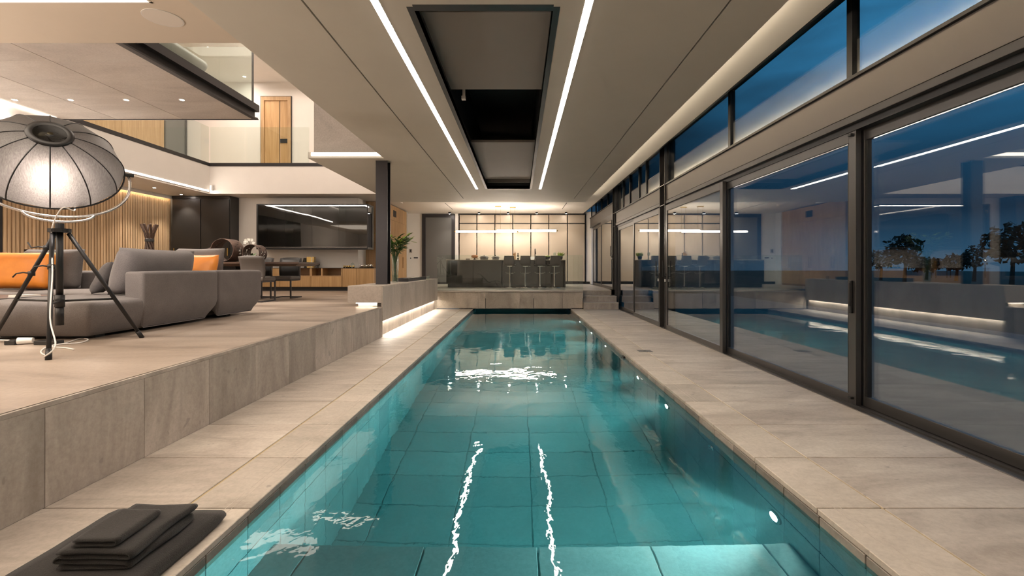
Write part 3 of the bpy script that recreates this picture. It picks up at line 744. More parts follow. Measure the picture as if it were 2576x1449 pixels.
# clerestory windows
mull = [1.5, 4.1, 6.45, 9.10]
mull2 = [9.44, 10.7, 11.35, 12.3, 13.1, 13.85]
k = 3
for lst, z0, z1 in ((mull, 2.775, 3.60), (mull2, 2.775, 3.60), ([14.2, 15.4, 16.6, 17.8, 18.9], 3.125, 3.60)):
    for a, b in zip(lst[:-1], lst[1:]):
        wv = structure('window_%d' % k, (2.86, (a + b) / 2, z0), 'clerestory window pane in a dark frame'); k += 1
        f = .035
        bm = box(box(box(box(B(), 2.835, 2.90, a, a + f, z0, z1), 2.835, 2.90, b - f, b, z0, z1), 2.835, 2.90, a, b, z0, z0 + .02), 2.835, 2.90, a, b, z1 - .05, z1 + .05)
        obj('frame', bm, 'steel_b', wv)
        for q in (-.010, .010): obj('pane', bx(2.868 + q - .003, 2.868 + q + .003, a + f, b - f, z0 + .02, z1 - .05), 'pane', wv)
# outside: terrace, lawn, canopy with a lamp
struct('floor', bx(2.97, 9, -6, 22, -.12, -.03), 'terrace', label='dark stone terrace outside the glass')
struct('ground', bx(9, 160, -60, 200, -.4, -.12), 'lawn', label='dark garden beyond the terrace')
struct('roof', bx(3.0, 6.2, -4, 4.58, 3.75, 3.95), 'terrace', label='canopy edge outside above the clerestory')
t = thing('canopy_lamp', 'small lamp under the outside canopy edge', 'lamp', (4.0, 4.4, 3.74))
obj('lens', cyl(B(), (4.0, 4.5, 3.735), (4.0, 4.5, 3.752), .03), 'spot', t)
obj('bezel', lathe(B(), [(.031, -.012), (.05, -.012), (.05, 0), (.031, 0)], (4.0, 4.5, 3.75), 20), 'steel', t)
lamp('canopy_beam', 'SPOT', (4.0, 4.4, 3.70), 90, (1, .85, .7), spot_size=2.4, spot_blend=.8)
def tree(X, Y, h, r, label):
    t = thing('tree', label, 'tree', (X, Y, -.12), group='dark trees in the garden')
    tp = [(X, Y, -.12), (X + .1, Y, h * .35), (X - .1, Y + .1, h * .7)]
    obj('trunk', tube(B(), tp, [.16, .11, .05], 8), 'bark', t)
    bm = B()
    for i in range(420):
        a, u = random.uniform(0, 2 * PI), random.uniform(-1, 1); q = random.uniform(.25, 1) ** .5
        s = math.sqrt(1 - u * u)
        lump = 1 + .35 * noise.noise(Vector((a * 1.3, u * 2, X)))
        c = Vector((X + r * lump * q * s * math.cos(a), Y + r * lump * q * s * math.sin(a), h * .68 + h * .34 * q * u * lump))
        d1 = Vector((random.gauss(0, 1), random.gauss(0, 1), random.gauss(0, 1))).normalized() * r * .17
        d2 = Vector((random.gauss(0, 1), random.gauss(0, 1), random.gauss(0, 1))).normalized() * r * .11
        vs = [bm.verts.new(c + q_) for q_ in (-d1, -d2, d1, d2)]
        bm.faces.new(vs)
    obj('crown', bm, 'leaf_d', t, kind='stuff')
for x, y, Y, wd, lab in ((2275, 592, 42, 78, 'round dark tree left of the others beyond the sliding door'), (2405, 640, 46, 60, 'low dark tree near the distant lamps'),
        (2450, 620, 44, 50, 'slim dark tree right of the distant lamps'), (2545, 565, 36, 110, 'tall dark tree at the right edge of the frame'),
        (2215, 630, 48, 50, 'small dark tree just beside the door stile'), (2330, 650, 50, 70, 'lowest dark bush of the garden tree line')):
    tree(PX(x, Y), Y, PZ(y, Y) * 1.0, wd * Y / F / 2, lab)
for i, x in enumerate((2343, 2354, 2382, 2391, 2478)):
    Y = 60; X = PX(x, Y); z = PZ(655, Y)
    t = thing('street_lamp', ['leftmost far street lamp below the round tree', 'far street lamp second from the left', 'middle far street lamp in front of the low tree', 'far street lamp just right of the middle one', 'solitary far street lamp near the tall tree'][i], 'lamp', (X, Y, -.12), group='far street lamps')
    obj('post', cyl(B(), (X, Y, -.12), (X, Y, z), .05, .03, 6), 'bark', t)
    obj('globe', lathe(B(), [(0, -.09), (.09, 0), (0, .09)], (X, Y, z), 8), 'far_l', t)

# ------------------------------------------------------------------ bench, column, plant, fire trough
ben = thing('stone_bench', 'stone clad bench wall with glowing underside at the pool edge', 'bench', (-2.6, 10.6, ZF))
BX0, BX1, BY0, BY1, BZ = -2.89, -2.30, 8.02, 13.38, .862
obj('end_stone', bx(BX0, BX1 - .022, BY0, BY0 + .02, .575, BZ - .02, bev=.002), 'bench', ben)
obj('end_stone', bx(-2.33, BX1 - .022, BY0 + .001, BY0 + .02, .27, .574), 'bench', ben)
ys_ = [BY0, 8.62, 9.24, 9.86, 10.47, 11.09, 11.7, 12.32, 12.94, BY1]
for a, b in zip(ys_[:-1], ys_[1:]):
    obj('side_stone', bx(BX1 - .02, BX1, a, b - .003, .27, BZ - .02, bev=.002), 'bench', ben)
    obj('top_stone', bx(BX0, BX1, a, b - .003, BZ - .02, BZ, bev=.002), 'deck', ben)
obj('core', box(box(B(), BX0 + .01, BX1 - .021, BY0 + .021, BY1, .58, BZ - .021), -2.40, BX1 - .021, BY0 + .021, BY1, .30, .6), 'grout', ben)
obj('plinth', bx(BX0 + .13, -2.41, BY0 + .14, BY1, ZF, .58), 'white', ben)
obj('led', bx(BX0 + .10, -2.36, BY0 + .11, BY0 + .135, .560, .574), 'led_soft', ben)
obj('led', bx(-2.375, -2.335, BY0 + .06, BY1 - .05, .275, .295), 'led_bench', ben)
cX0, cX1, cY = PX(945, 8.72), PX(974.5, 8.72), 8.72
c = structure('column', ((cX0 + cX1) / 2, cY + .1, BZ), 'dark steel column standing on the stone bench')
obj('flange', bx(cX0, cX1, cY, cY + .016, BZ, ZC, bev=.002), 'steel', c)
obj('flange', bx(cX0, cX1, cY + .19, cY + .206, BZ, ZC), 'steel_b', c)
obj('web', bx((cX0 + cX1) / 2 + .02, (cX0 + cX1) / 2 + .036, cY + .016, cY + .19, BZ, ZC), 'black', c)
# glass vase with leafy branches
vX, vY = -2.57, 9.85
v = thing('glass_vase', 'tall clear glass vase of water on the stone bench behind the steel column', 'vase', (vX, vY, BZ))
obj('body', lathe(B(), [(.062, 0), (.066, .01), (.072, .54), (.068, .54), (.060, .03), (0, .025)], (vX, vY, BZ), 24), 'clear', v, True)
obj('water', cyl(B(), (vX, vY, BZ + .026), (vX, vY, BZ + .16), .055, .056, 20), MAT['clear'], v)
pl = thing('leafy_branches', 'bunch of green leafy branches standing in the glass vase', 'plant', (vX, vY, BZ + .03))
def leafquad(bm, c, d, w_, up):
    d = Vector(d); s = d.cross(Vector(up)).normalized() * w_; k = Vector(up).normalized() * w_ * .35
    p = [c, c + d * .35 + s - k * 0, c + d * .75 + s * .7, c + d, c + d * .75 - s * .7, c + d * .35 - s]
    vs = [bm.verts.new(q) for q in p]; m_ = bm.verts.new(c + d * .5 - k)
    for i in range(6): bm.faces.new((vs[i], vs[(i + 1) % 6], m_))
bl, bs, by = B(), B(), B()
for i in range(22):
    a = 2 * PI * i / 22 + random.uniform(-.2, .2); sp = random.uniform(.12, .40)
    top = Vector((vX + sp * math.cos(a), vY + sp * .8 * math.sin(a), BZ + random.uniform(.78, 1.0)))
    p0 = Vector((vX + .03 * math.cos(a + 2), vY + .03 * math.sin(a + 2), BZ + .03)); p1 = Vector((vX + .04 * math.cos(a), vY + .04 * math.sin(a), BZ + .52))
    pts = [p0.lerp(p1, t_ / 4) for t_ in range(5)] + [p1.lerp(top, t_ / 5) + Vector((0, 0, .07 * math.sin(PI * t_ / 5))) for t_ in range(1, 6)]
    tube(bs, pts, .005, 5)
    for j in range(11):
        q = pts[5].lerp(top, j / 10) + Vector((0, 0, .06 * math.sin(PI * j / 10))); b_ang = a + random.uniform(-1.6, 1.6)
        d = Vector((math.cos(b_ang), math.sin(b_ang), random.uniform(-.3, .7))).normalized() * random.uniform(.11, .19)
        leafquad(by if (j > 7 and random.random() < .6) else bl, q, d, random.uniform(.020, .032), (random.uniform(-.3, .3), random.uniform(-.3, .3), 1))
obj('stem', bs, 'leaf', pl, kind='stuff'); obj('foliage', bl, 'leaf', pl, kind='stuff'); obj('young_foliage', by, 'leaf_l', pl, kind='stuff', label='pale young leaves at the branch tips')
t = thing('fire_trough', 'low black rectangular fire trough on the stone bench', 'trough', (-2.53, 11.3, BZ))
bm = B(); tx0, tx1, ty0, ty1 = -2.66, -2.40, 10.3, 12.25
box(bm, tx0, tx1, ty0, ty0 + .03, BZ, BZ + .075); box(bm, tx0, tx1, ty1 - .03, ty1, BZ, BZ + .075)
box(bm, tx0, tx0 + .03, ty0 + .03, ty1 - .03, BZ, BZ + .075); box(bm, tx1 - .03, tx1, ty0 + .03, ty1 - .03, BZ, BZ + .075)
obj('rim', bm, 'steel', t); obj('bed', bx(tx0 + .03, tx1 - .03, ty0 + .03, ty1 - .03, BZ, BZ + .066), 'kfloor', t)
obj('burner', tube(B(), [(-2.53, 11.0, BZ + .07), (-2.53, 11.5, BZ + .075), (-2.53, 12.0, BZ + .07)], .01, 8), 'satin', t)
t = thing('tumbler', 'small clear tumbler on the far end of the stone bench', 'glass', (-2.42, 12.6, BZ))
obj('body', lathe(B(), [(.035, 0), (.04, .08), (.037, .08), (.032, .01), (0, .008)], (-2.42, 12.6, BZ), 16), 'clear', t, True)
obj('base', cyl(B(), (-2.42, 12.6, BZ), (-2.42, 12.6, BZ + .007), .034), 'clear', t)

# ------------------------------------------------------------------ kitchen
YK = 19.0
tw = thing('tall_cupboards', 'wall of bronze lacquer tall cupboards behind the kitchen island', 'cupboard', (0, YK, ZF))
kx = [PX(p_, YK) for p_ in (1155.2, 1199.6, 1244.9, 1290, 1335.4, 1380.5, 1427, 1472)]
zt, zm, zb = PZ(540.6, YK), PZ(562.4, YK), PZ(707.6, YK)
obj('carcass', bx(kx[0] - .03, kx[-1] + .03, YK + .02, YK + .03, zb, zt + .06), 'black', tw)
obj('header', bx(kx[0] - .03, kx[-1] + .03, YK - .02, YK + .02, zt + .01, ZK), 'steel_b', tw)
obj('plinth', bx(kx[0], kx[-1] + .03, YK, YK + .02, ZF, zb - .005), 'steel_b', tw)
obj('end_panel', bx(kx[-1] + .004, kx[-1] + .03, YK - .02, YK + .02, ZF, zt), 'steel_b', tw)
for a, b in zip(kx[:-1], kx[1:]):
    obj('door', bx(a + .017, b - .017, YK - .004, YK + .018, zb, zm - .02, bev=.002), 'kdoor', tw)
    obj('upper_door', bx(a + .017, b - .017, YK - .004, YK + .018, zm + .02, zt, bev=.002), 'kdoor', tw)
    obj('finger_rail', bx(a + .012, b - .012, YK + .0, YK + .018, zm - .016, zm + .016), 'steel_b', tw)
kd = structure('door_10', (0, 0, 0), 'grey frosted glass door in a dark frame left of the kitchen cupboards')
x0, x1 = PX(1062, YK), PX(1144.5, YK); z1 = PZ(539, YK)
bm = box(box(box(B(), x0, x0 + .14, YK - .05, YK + .02, ZF, z1), x1 - .13, x1, YK - .05, YK + .02, ZF, z1), x0 + .14, x1 - .13, YK - .05, YK + .02, z1 - .13, z1)
obj('frame', bm, 'steel', kd); obj('leaf', bx(x0 + .14, x1 - .13, YK - .02, YK, ZF + .05, z1 - .13), 'frost', kd)
obj('bottom_rail', bx(x0 + .14, x1 - .13, YK - .03, YK + .01, ZF, ZF + .08), 'steel', kd)
struct('baseboard_back', box(bx(kx[-1] + .04, 2.8, YK - .0, YK + .022, ZF, ZF + .1), -4.47, x0, YK, YK + .022, ZF, ZF + .1), 'steel_b')
for (xa, xb, ya, yb, nm, lab) in ((1029, 1036, 626, 636, 'intercom_panel', 'small dark intercom panel on the white wall by the grey door'),
        (1030, 1036, 646, 653, 'light_switch', 'square light switch under the intercom panel'), (1039, 1053, 645, 652, 'switch_plate', 'wide double switch plate left of the grey door')):
    t = thing(nm, lab, 'switch', (PX((xa + xb) / 2, YK), YK, PZ(yb, YK)))
    obj('plate', bx(PX(xa, YK), PX(xb, YK), YK + .005, YK + .021, PZ(yb, YK), PZ(ya, YK), bev=.003), 'whitep' if nm != 'intercom_panel' else 'satin', t)
    obj('face', bx(PX(xa + 1.8, YK), PX(xb - 1.8, YK), YK + .0, YK + .005, PZ(yb - 2, YK), PZ(ya + 2, YK)), 'steel', t)
# tall oak cupboards
ok = thing('tall_oak_cupboards', 'run of tall oak cupboards with grooved doors left of the kitchen', 'cupboard', (-4.5, 16.5, ZF))
OX, OY0, OY1, OT = -4.33, 14.7, 18.3, 3.29
obj('carcass', bx(-4.74, OX - .02, OY0 + .02, OY1, ZF, OT), 'oak_dark', ok)
obj('end_panel', bx(-4.74, OX, OY0, OY0 + .02, ZF, 3.20), 'oak', ok)
yy = [14.72, 15.3, 15.9, 16.5, 17.1, 17.7, 18.28]
for i, (a, b) in enumerate(zip(yy[:-1], yy[1:])):
    dd = obj('door', bx(OX - .02, OX, a + .002, b - .003, ZF + .06, 2.78, bev=.002), 'oak', ok)
    obj('handle', bx(OX, OX + .012, (b - .07) if i % 2 == 0 else (a + .05), (b - .05) if i % 2 == 0 else (a + .07), 1.15, 1.55), 'oak_dark', dd)
    obj('upper_door', bx(OX - .02, OX, a + .002, b - .003, 2.785, OT, bev=.002), 'oak', ok)
obj('vent_box', bx(OX - .004, OX + .003, 16.35, 16.75, 2.92, 3.14), 'black', ok)
obj('end_trim', bx(OX - .05, OX + .02, OY1, OY1 + .05, ZF, OT), 'whitep', ok)
# island
IY = 15.9; ix0, im, ix1 = PX(1122.8, IY), PX(1262, IY), PX(1422.8, IY); IZ = PZ(653, IY)
isl = thing('kitchen_island', 'long black glass kitchen island behind the balustrade', 'island', ((ix0 + ix1) / 2, IY + .6, ZF))
xm_ = PX(1190, IY)
obj('front_panel', bx(ix0, xm_ - .003, IY, IY + .03, ZF + .13, IZ - .02, bev=.002), 'isl', isl)
obj('front_panel', bx(xm_ + .003, im, IY, IY + .03, ZF + .13, IZ - .02, bev=.002), 'isl', isl)
obj('body', bx(ix0 + .005, im - .005, IY + .03, IY + 1.1, ZF + .12, IZ - .02), 'lacquer', isl)
obj('bar_body', bx(im, ix1 - .03, IY + .36, IY + 1.1, ZF + .01, IZ - .02), 'isl', isl)
obj('end_panel', bx(ix1 - .03, ix1, IY, IY + 1.1, ZF, IZ - .02), 'lacquer', isl)
obj('plinth', bx(ix0 + .04, im, IY + .06, IY + 1.05, ZF, ZF + .13), 'black', isl)
obj('worktop', bx(ix0 - .005, ix1 + .005, IY - .005, IY + 1.12, IZ - .02, IZ, bev=.002), 'kdoor', isl, label='pale thin worktop')
# stools
def make_stool():
    s = thing('bar_stool', '', 'stool')
    obj('base', lathe(B(), [(0, 0), (.205, 0), (.205, .008), (.05, .02), (.03, .045), (0, .05)], (0, 0, 0), 28), 'chrome', s, True)
    obj('pole', cyl(cyl(B(), (0, 0, .04), (0, 0, .45), .027, seg=14), (0, 0, .45), (0, 0, .70), .018, seg=14), 'chrome', s)
    obj('collar', cyl(B(), (0, 0, .42), (0, 0, .455), .034, seg=14), 'chrome', s)
    fr = [(0, .03, .47)] + [(.13 * math.cos(a), .06 + .13 * math.sin(a) - .03, .475) for a in [PI + PI * 0, ]] if False else None
    pts = [(.16 * math.cos(a), .02 + .17 * math.sin(a), .50 - .03 * math.sin(a)) for a in [PI * (-.05) + PI * 1.1 * i / 14 for i in range(15)]]
    bm = tube(B(), pts, .011, 8); tube(bm, [(0, 0, .46), (0, .19, .47)], .011, 8)
    obj('footrest', bm, 'chrome', s, True)
    # seat shell: seat pan that sweeps up to the backrest (back is towards -y)
    bm = B(); prof = [(.19, .735), (.17, .755), (.05, .745), (-.10, .745), (-.165, .765), (-.195, .82), (-.205, .90), (-.215, 1.04)]
    th = .032; L_, R_ = [], []
    n_ = len(prof); ring = []
    for i, (y, z) in enumerate(prof):
        a = prof[max(i - 1, 0)]; b = prof[min(i + 1, n_ - 1)]
        t_ = Vector((0, b[0] - a[0], b[1] - a[1])).normalized(); nn = Vector((0, -t_.z, t_.y)) * th
        row = []
        for k_ in range(9):
            u = -1 + 2 * k_ / 8; hw = .185 - (.02 if i in (0, n_ - 1) else 0) - .012 * (abs(u) > .99)
            dish = .012 * (u * u) 
            row.append((Vector((u * hw, y, z + dish * (i < 5))), Vector((u * hw, y, z + dish * (i < 5))) + nn * (1 if abs(u) < .99 else .6)))
        ring.append(row)
    vs = [[(bm.verts.new(a), bm.verts.new(b)) for a, b in r_] for r_ in ring]
    for i in range(n_ - 1):
        for j in range(8):
            bm.faces.new((vs[i][j][0], vs[i][j + 1][0], vs[i + 1][j + 1][0], vs[i + 1][j][0]))
            bm.faces.new((vs[i][j][1], vs[i + 1][j][1], vs[i + 1][j + 1][1], vs[i][j + 1][1]))
        for j in (0, 8): bm.faces.new((vs[i][j][0], vs[i + 1][j][0], vs[i + 1][j][1], vs[i][j][1]))
    for i in (0, n_ - 1):
        for j in range(8): bm.faces.new((vs[i][j][0], vs[i][j][1], vs[i][j + 1][1], vs[i][j + 1][0]))
    obj('seat', bm, 'chair', s, True)
    obj('seat_plate', bx(-.08, .08, -.08, .08, .69, .74), 'chrome', s)
    obj('lever', tube(B(), [(.03, 0, .705), (.08, 0, .705), (.11, -.01, .685), (.17, -.01, .69)], .007, 7), 'chrome', s, True)
    return s
stl = make_stool()
slabs = ['grey bar stool nearest the island middle, with a chrome pole', 'second grey bar stool, in front of the bottle', 'third grey bar stool, in front of the black tap', 'last grey bar stool on the right, in front of the potted herbs']
for i, p_ in enumerate((1282.7, 1321.5, 1358.5, 1394.8)):
    s = stl if i == 0 else copy_tree(stl)
    s.location = (PX(p_, 15.62), 15.62, ZF); s.rotation_euler = (0, 0, (-.1, .0, .03, .08)[i]); s['label'] = slabs[i]; s['group'] = 'bar stools at the island'
# things on the island
def pot(px_, r, h, label):
    X, Y = PX(px_, 16.4), 16.4; t = thing('cooking_pot', label, 'pot', (X, Y, IZ), group='pots on the island')
    obj('body', lathe(B(), [(0, 0), (r * .9, 0), (r, .02), (r, h)], (X, Y, IZ), 28), 'pot', t, True)
    ld = obj('lid', lathe(B(), [(r + .005, h), (r + .005, h + .012), (r * .6, h + .03), (0, h + .035)], (X, Y, IZ), 28), 'pot', t, True)
    obj('knob', lathe(B(), [(.008, h + .03), (.008, h + .045), (.018, h + .05), (.012, h + .062), (0, h + .064)], (X, Y, IZ), 12), 'steel_b', ld, True)
    for s in (-1, 1): obj('handle', bx(X + s * (r + .015) - .025, X + s * (r + .015) + .025, Y - .04, Y + .04, IZ + h - .03, IZ + h - .015, bev=.004), 'pot', t)
pot(1218, .135, .10, 'larger grey lidded cooking pot on the island'); pot(1247, .115, .095, 'smaller grey lidded cooking pot next to the bar stools')
X, Y = PX(1194, 16.3), 16.3
t = thing('bread_stand', 'small dark stand with a wooden plate on the island', 'stand', (X, Y, IZ))
obj('foot', lathe(B(), [(.05, 0), (.03, .03), (.03, .05)], (X, Y, IZ), 16), 'steel_b', t); obj('plate', cyl(B(), (X, Y, IZ + .05), (X, Y, IZ + .065), .13, seg=28), 'oak', t)
t = thing('bread_loaf', 'brown crusty loaf lying on the stand on the island', 'bread', (X, Y, IZ + .066))
obj('crust', lathe(B(), [(0, -.12), (.035, -.10), (.05, -.04), (.052, .04), (.036, .1), (0, .12)], (X, Y, IZ + .115), 14, Euler((0, PI / 2, 0)).to_matrix()), 'bread', t, True)
for i in range(3): obj('score', bx(X - .07 + i * .06, X - .055 + i * .06, Y - .03, Y + .03, IZ + .160, IZ + .169), 'ceil_w', t)
X = PX(1177, 16.3)
t = thing('sunglasses_case', 'small flat dark case at the left end of the island', 'case', (X, Y, IZ))
obj('lower_shell', bx(X - .07, X + .07, Y - .03, Y + .03, IZ, IZ + .02, bev=.008), 'lacquer', t); obj('lid', bx(X - .07, X + .07, Y - .03, Y + .03, IZ + .021, IZ + .04, bev=.008), 'rust', t)
X, Y = PX(1294, 16.6), 16.6
t = thing('knife_block', 'slanted wooden knife block on the island', 'block', (X, Y, IZ))
obj('block', prism(B(), [(X - .05, IZ), (X + .05, IZ), (X + .05, IZ + .26), (X - .05, IZ + .20)], Y - .06, Y + .06), 'oak', t)
for i in range(3): obj('knife_handle', bx(X - .03 + i * .026, X - .018 + i * .026, Y - .04, Y - .01, IZ + .2, IZ + .30), 'kdoor', t)
X, Y = PX(1303, 16.5), 16.5
t = thing('oil_bottle', 'dark bottle with a pale label on the island', 'bottle', (X, Y, IZ))
obj('glass', lathe(B(), [(0, 0), (.034, 0), (.036, .02), (.036, .13), (.014, .17), (.013, .2)], (X, Y, IZ), 18), 'lacquer', t, True)
obj('cap', cyl(B(), (X, Y, IZ + .2), (X, Y, IZ + .235), .016), 'steel_b', t)
obj('paper_label', lathe(B(), [(.0365, .07), (.0368, .08), (.0368, .10), (.0365, .11)], (X, Y, IZ), 18), 'whitep', t)
X, Y = PX(1346, 16.6), 16.6
t = thing('kitchen_tap', 'black swan-neck tap rising from the island', 'tap', (X, Y, IZ))
obj('spout', tube(B(), [(X, Y, IZ), (X, Y, IZ + .28)] + [(X + .0, Y - .07 + .07 * math.cos(a), IZ + .30 + .08 * math.sin(a)) for a in [PI * i / 8 for i in range(9)]] + [(X + .015, Y - .14, IZ + .2)], .018, 10), 'steel_b', t, True)
obj('base', cyl(B(), (X, Y, IZ), (X, Y, IZ + .03), .03), 'steel_b', t); obj('lever', bx(X + .015, X + .09, Y - .01, Y + .01, IZ + .05, IZ + .065), 'steel_b', t)
X, Y = PX(1376, 16.4), 16.4
t = thing('fruit_bowl', 'dark bowl of green limes on the island', 'bowl', (X, Y, IZ))
obj('shell', lathe(B(), [(0, 0), (.07, 0), (.13, .11), (.122, .11), (.06, .015), (0, .012)], (X, Y, IZ), 24), 'lacquer', t, True)
for i in range(7):
    a = i * PI / 3; r = .0 if i == 0 else .072
    l = obj('lime', lathe(B(), [(0, -.036), (.024, -.022), (.034, 0), (.024, .022), (0, .036)], (X + r * math.cos(a), Y + r * math.sin(a), IZ + .105 + (.012 if i == 0 else 0)), 12), 'lime', None, True)
    tag(l, 'green lime heaped in the dark bowl on the island', 'fruit', 'limes in the bowl')
X, Y = PX(1395, 16.2), 16.2
t = thing('wine_glass', 'clear stemmed wine glass beside the potted herbs', 'glass', (X, Y, IZ))
obj('bowl', lathe(B(), [(.005, .12), (.04, .15), (.045, .20), (.034, .25), (.031, .25), (.042, .2), (.037, .155), (0, .13)], (X, Y, IZ), 20), 'clear', t, True)
obj('stem', lathe(B(), [(.04, 0), (.038, .004), (.005, .01), (.004, .12)], (X, Y, IZ), 16), 'clear', t, True)
X, Y = PX(1410, 16.5), 16.5
t = thing('potted_herbs', 'dark pot of bushy green herbs at the right end of the island', 'plant', (X, Y, IZ))
obj('pot', lathe(B(), [(0, 0), (.06, 0), (.09, .12), (.08, .12), (0, .1)], (X, Y, IZ), 20), 'lacquer', t, True)
bm = B()
for i in range(170):
    a = random.uniform(0, 2 * PI); c0 = Vector((X + random.uniform(-.06, .06), Y + random.uniform(-.06, .06), IZ + random.uniform(.1, .16)))
    leafquad(bm, c0, Vector((math.cos(a) * .8, math.sin(a) * .6, random.uniform(.1, 1.0))).normalized() * random.uniform(.08, .19), .007, (.1, .2, 1))
obj('foliage', bm, 'leaf_l', t, kind='stuff')
for i, (xx, r_) in enumerate(((1330, .09), (1358, .08))):
    X, Y = PX(xx, 16.75), 16.75
    t = thing('sink_board', ['pale drainer board left of the black tap', 'pale drainer board right of the black tap'][i], 'board', (X, Y, IZ))
    obj('tray', bx(X - .22, X + .17, Y - .12, Y + .16, IZ, IZ + .016, bev=.004), 'whitep', t)
    obj('upstand', bx(X - .22, X + .17, Y + .16, Y + .175, IZ, IZ + .12, bev=.002), 'whitep', t)
# pendants
for i, (xa, xb, Yp, zy, cxp, wires, lab) in enumerate(((1147, 1300, 16.7, 582.5, 1253, (1247, 1259), 'left glowing tube pendant above the island'), (1250, 1399, 16.94, 580.3, 1290, (1295, 1284), 'right glowing tube pendant above the island'))):
    z = PZ(zy, Yp); t = thing('pendant_lamp', lab, 'lamp', (PX(cxp, Yp), Yp, z), group='tube pendants over the island')
    obj('tube', cyl(B(), (PX(xa, Yp), Yp, z), (PX(xb, Yp), Yp, z), .032, seg=14), 'tube', t, True)
    for x in (xa, xb): obj('end_cap', cyl(B(), (PX(x, Yp) - (.06 if x == xa else 0), Yp, z), (PX(x, Yp) + (.06 if x == xb else 0), Yp, z), .022, seg=12), 'brass', t)
    obj('canopy', bx(PX(cxp - 7.5, Yp), PX(cxp + 7.5, Yp), Yp - .05, Yp + .05, ZK - .03, ZK), 'brass', t)
    for x in wires: obj('wire', cyl(B(), (PX(x, Yp), Yp, z + .03), (PX(x, Yp), Yp, ZK - .02), .0035, seg=6), 'brass', t)
sp = None
for i, x in enumerate((1131, 1205, 1278, 1350, 1424)):
    Yl = 18.55; X = PX(x, Yl)
    t = thing('surface_spotlight', ['first black box spotlight on the kitchen ceiling, over the grey door', 'second black box spotlight from the left on the kitchen ceiling', 'middle black box spotlight on the kitchen ceiling', 'fourth black box spotlight from the left on the kitchen ceiling', 'last black box spotlight on the kitchen ceiling, near the windows'][i], 'spotlight', (X, Yl, ZK), group='box spotlights on the kitchen ceiling')
    obj('housing', bx(X - .045, X + .045, Yl - .045, Yl + .045, ZK - .06, ZK, bev=.003), 'steel_b', t)
    obj('lens', cyl(B(), (X, Yl, ZK - .063), (X, Yl, ZK - .059), .03), 'spot', t)
    lamp('spotlight_beam', 'SPOT', (X, Yl, ZK - .08), 14, (1, .87, .74), rot=(-.12, 0, 0), spot_size=1.7, spot_blend=.5, shadow_soft_size=.03)
# balustrade at the platform edge
YG = 13.62; gx = [PX(p_, YG) for p_ in (1099, 1190, 1262, 1374, 1467)]
t = balustrade('clear glass balustrade on the platform edge before the island', [(a + .004, b - .004, YG, YG + .012, ZF, PZ(641.5, YG)) for a, b in zip(gx[:-1], gx[1:])], (-.3, YG, ZF))
obj('base_channel', bx(gx[0], gx[-1], YG - .012, YG + .024, ZF, ZF + .012), 'satin', t)

# ------------------------------------------------------------------ dining side
# black cupboard
bc = thing('black_cupboard', 'tall black two door cupboard at the end of the slat wall', 'cupboard', (-9.05, 13.8, ZF))
bY = 13.55; bx0, bxm_, bx1 = PX(432, bY), PX(505, bY), PX(578, bY)
obj('carcass', bx(bx0, bx1, bY + .025, 13.99, ZF, 3.205), 'lacquer', bc)
obj('top_rail', bx(bx0, bx1, bY, bY + .024, 3.13, 3.205), 'lacquer', bc)
for a, b, hx in ((bx0 + .02, bxm_ - .012, bx0 + .06), (bxm_ + .012, bx1 - .02, bx1 - .07)):
    dq = obj('door', bx(a, b, bY, bY + .024, ZF + .05, 3.11, bev=.003), 'lacquer', bc)
    obj('handle', bx(hx, hx + .025, bY - .025, bY, 1.5, 1.72, bev=.004), 'brass', dq)
# sideboard
YS = 13.5
sb = thing('sideboard', 'long low oak sideboard with open niches under the display case', 'sideboard', (-5.7, 13.7, ZF))
def SX(p_): return PX(p_, YS)
zt_, zb_ = 1.163, PZ(721.6, YS)
obj('worktop', bx(SX(645), SX(940), YS - .01, 13.98, zt_ - .012, zt_, bev=.002), 'black', sb)
obj('carcass', bx(SX(645) + .01, SX(940) - .02, 13.88, 13.97, zb_, zt_ - .013), 'oak_dark', sb)
obj('plinth', bx(SX(650), SX(935), YS + .06, 13.95, ZF, zb_), 'black', sb)
obj('side_panel', bx(SX(940) - .022, SX(940), YS, 13.97, zb_, zt_ - .013), 'oak', sb)
obj('side_panel', bx(SX(645), SX(645) + .022, YS, 13.97, zb_, zt_ - .013), 'oak', sb)
zn0, zn1 = PZ(693.5, YS), PZ(674, YS)
obj('niche_shelf', bx(SX(706), SX(860), YS, 13.88, zn0 - .02, zn0), 'oak', sb)
obj('niche_top', bx(SX(706), SX(860), YS, 13.88, zn1 - .006, zt_ - .013), 'oak', sb)
for a, b in ((706, 709), (779, 784.5), (808, 811), (858, 860.5)): obj('niche_divider', bx(SX(a), SX(b), YS, 13.88, zn0, zn1), 'oak', sb)
for a, b in ((647, 704), (704, 782), (782, 860)): obj('drawer', bx(SX(a) + .004, SX(b) - .004, YS, YS + .022, zb_, zn0 - .024, bev=.002), 'oak_h', sb)
obj('door', bx(SX(647) + .004, SX(706) - .004, YS, YS + .022, zn0 - .02, zt_ - .016, bev=.002), 'oak_h', sb)
for a, b in ((861, 897), (897, 938.5)): obj('door', bx(SX(a) + .003, SX(b) - .003, YS, YS + .022, zb_, zt_ - .016, bev=.002), 'oak_h', sb)
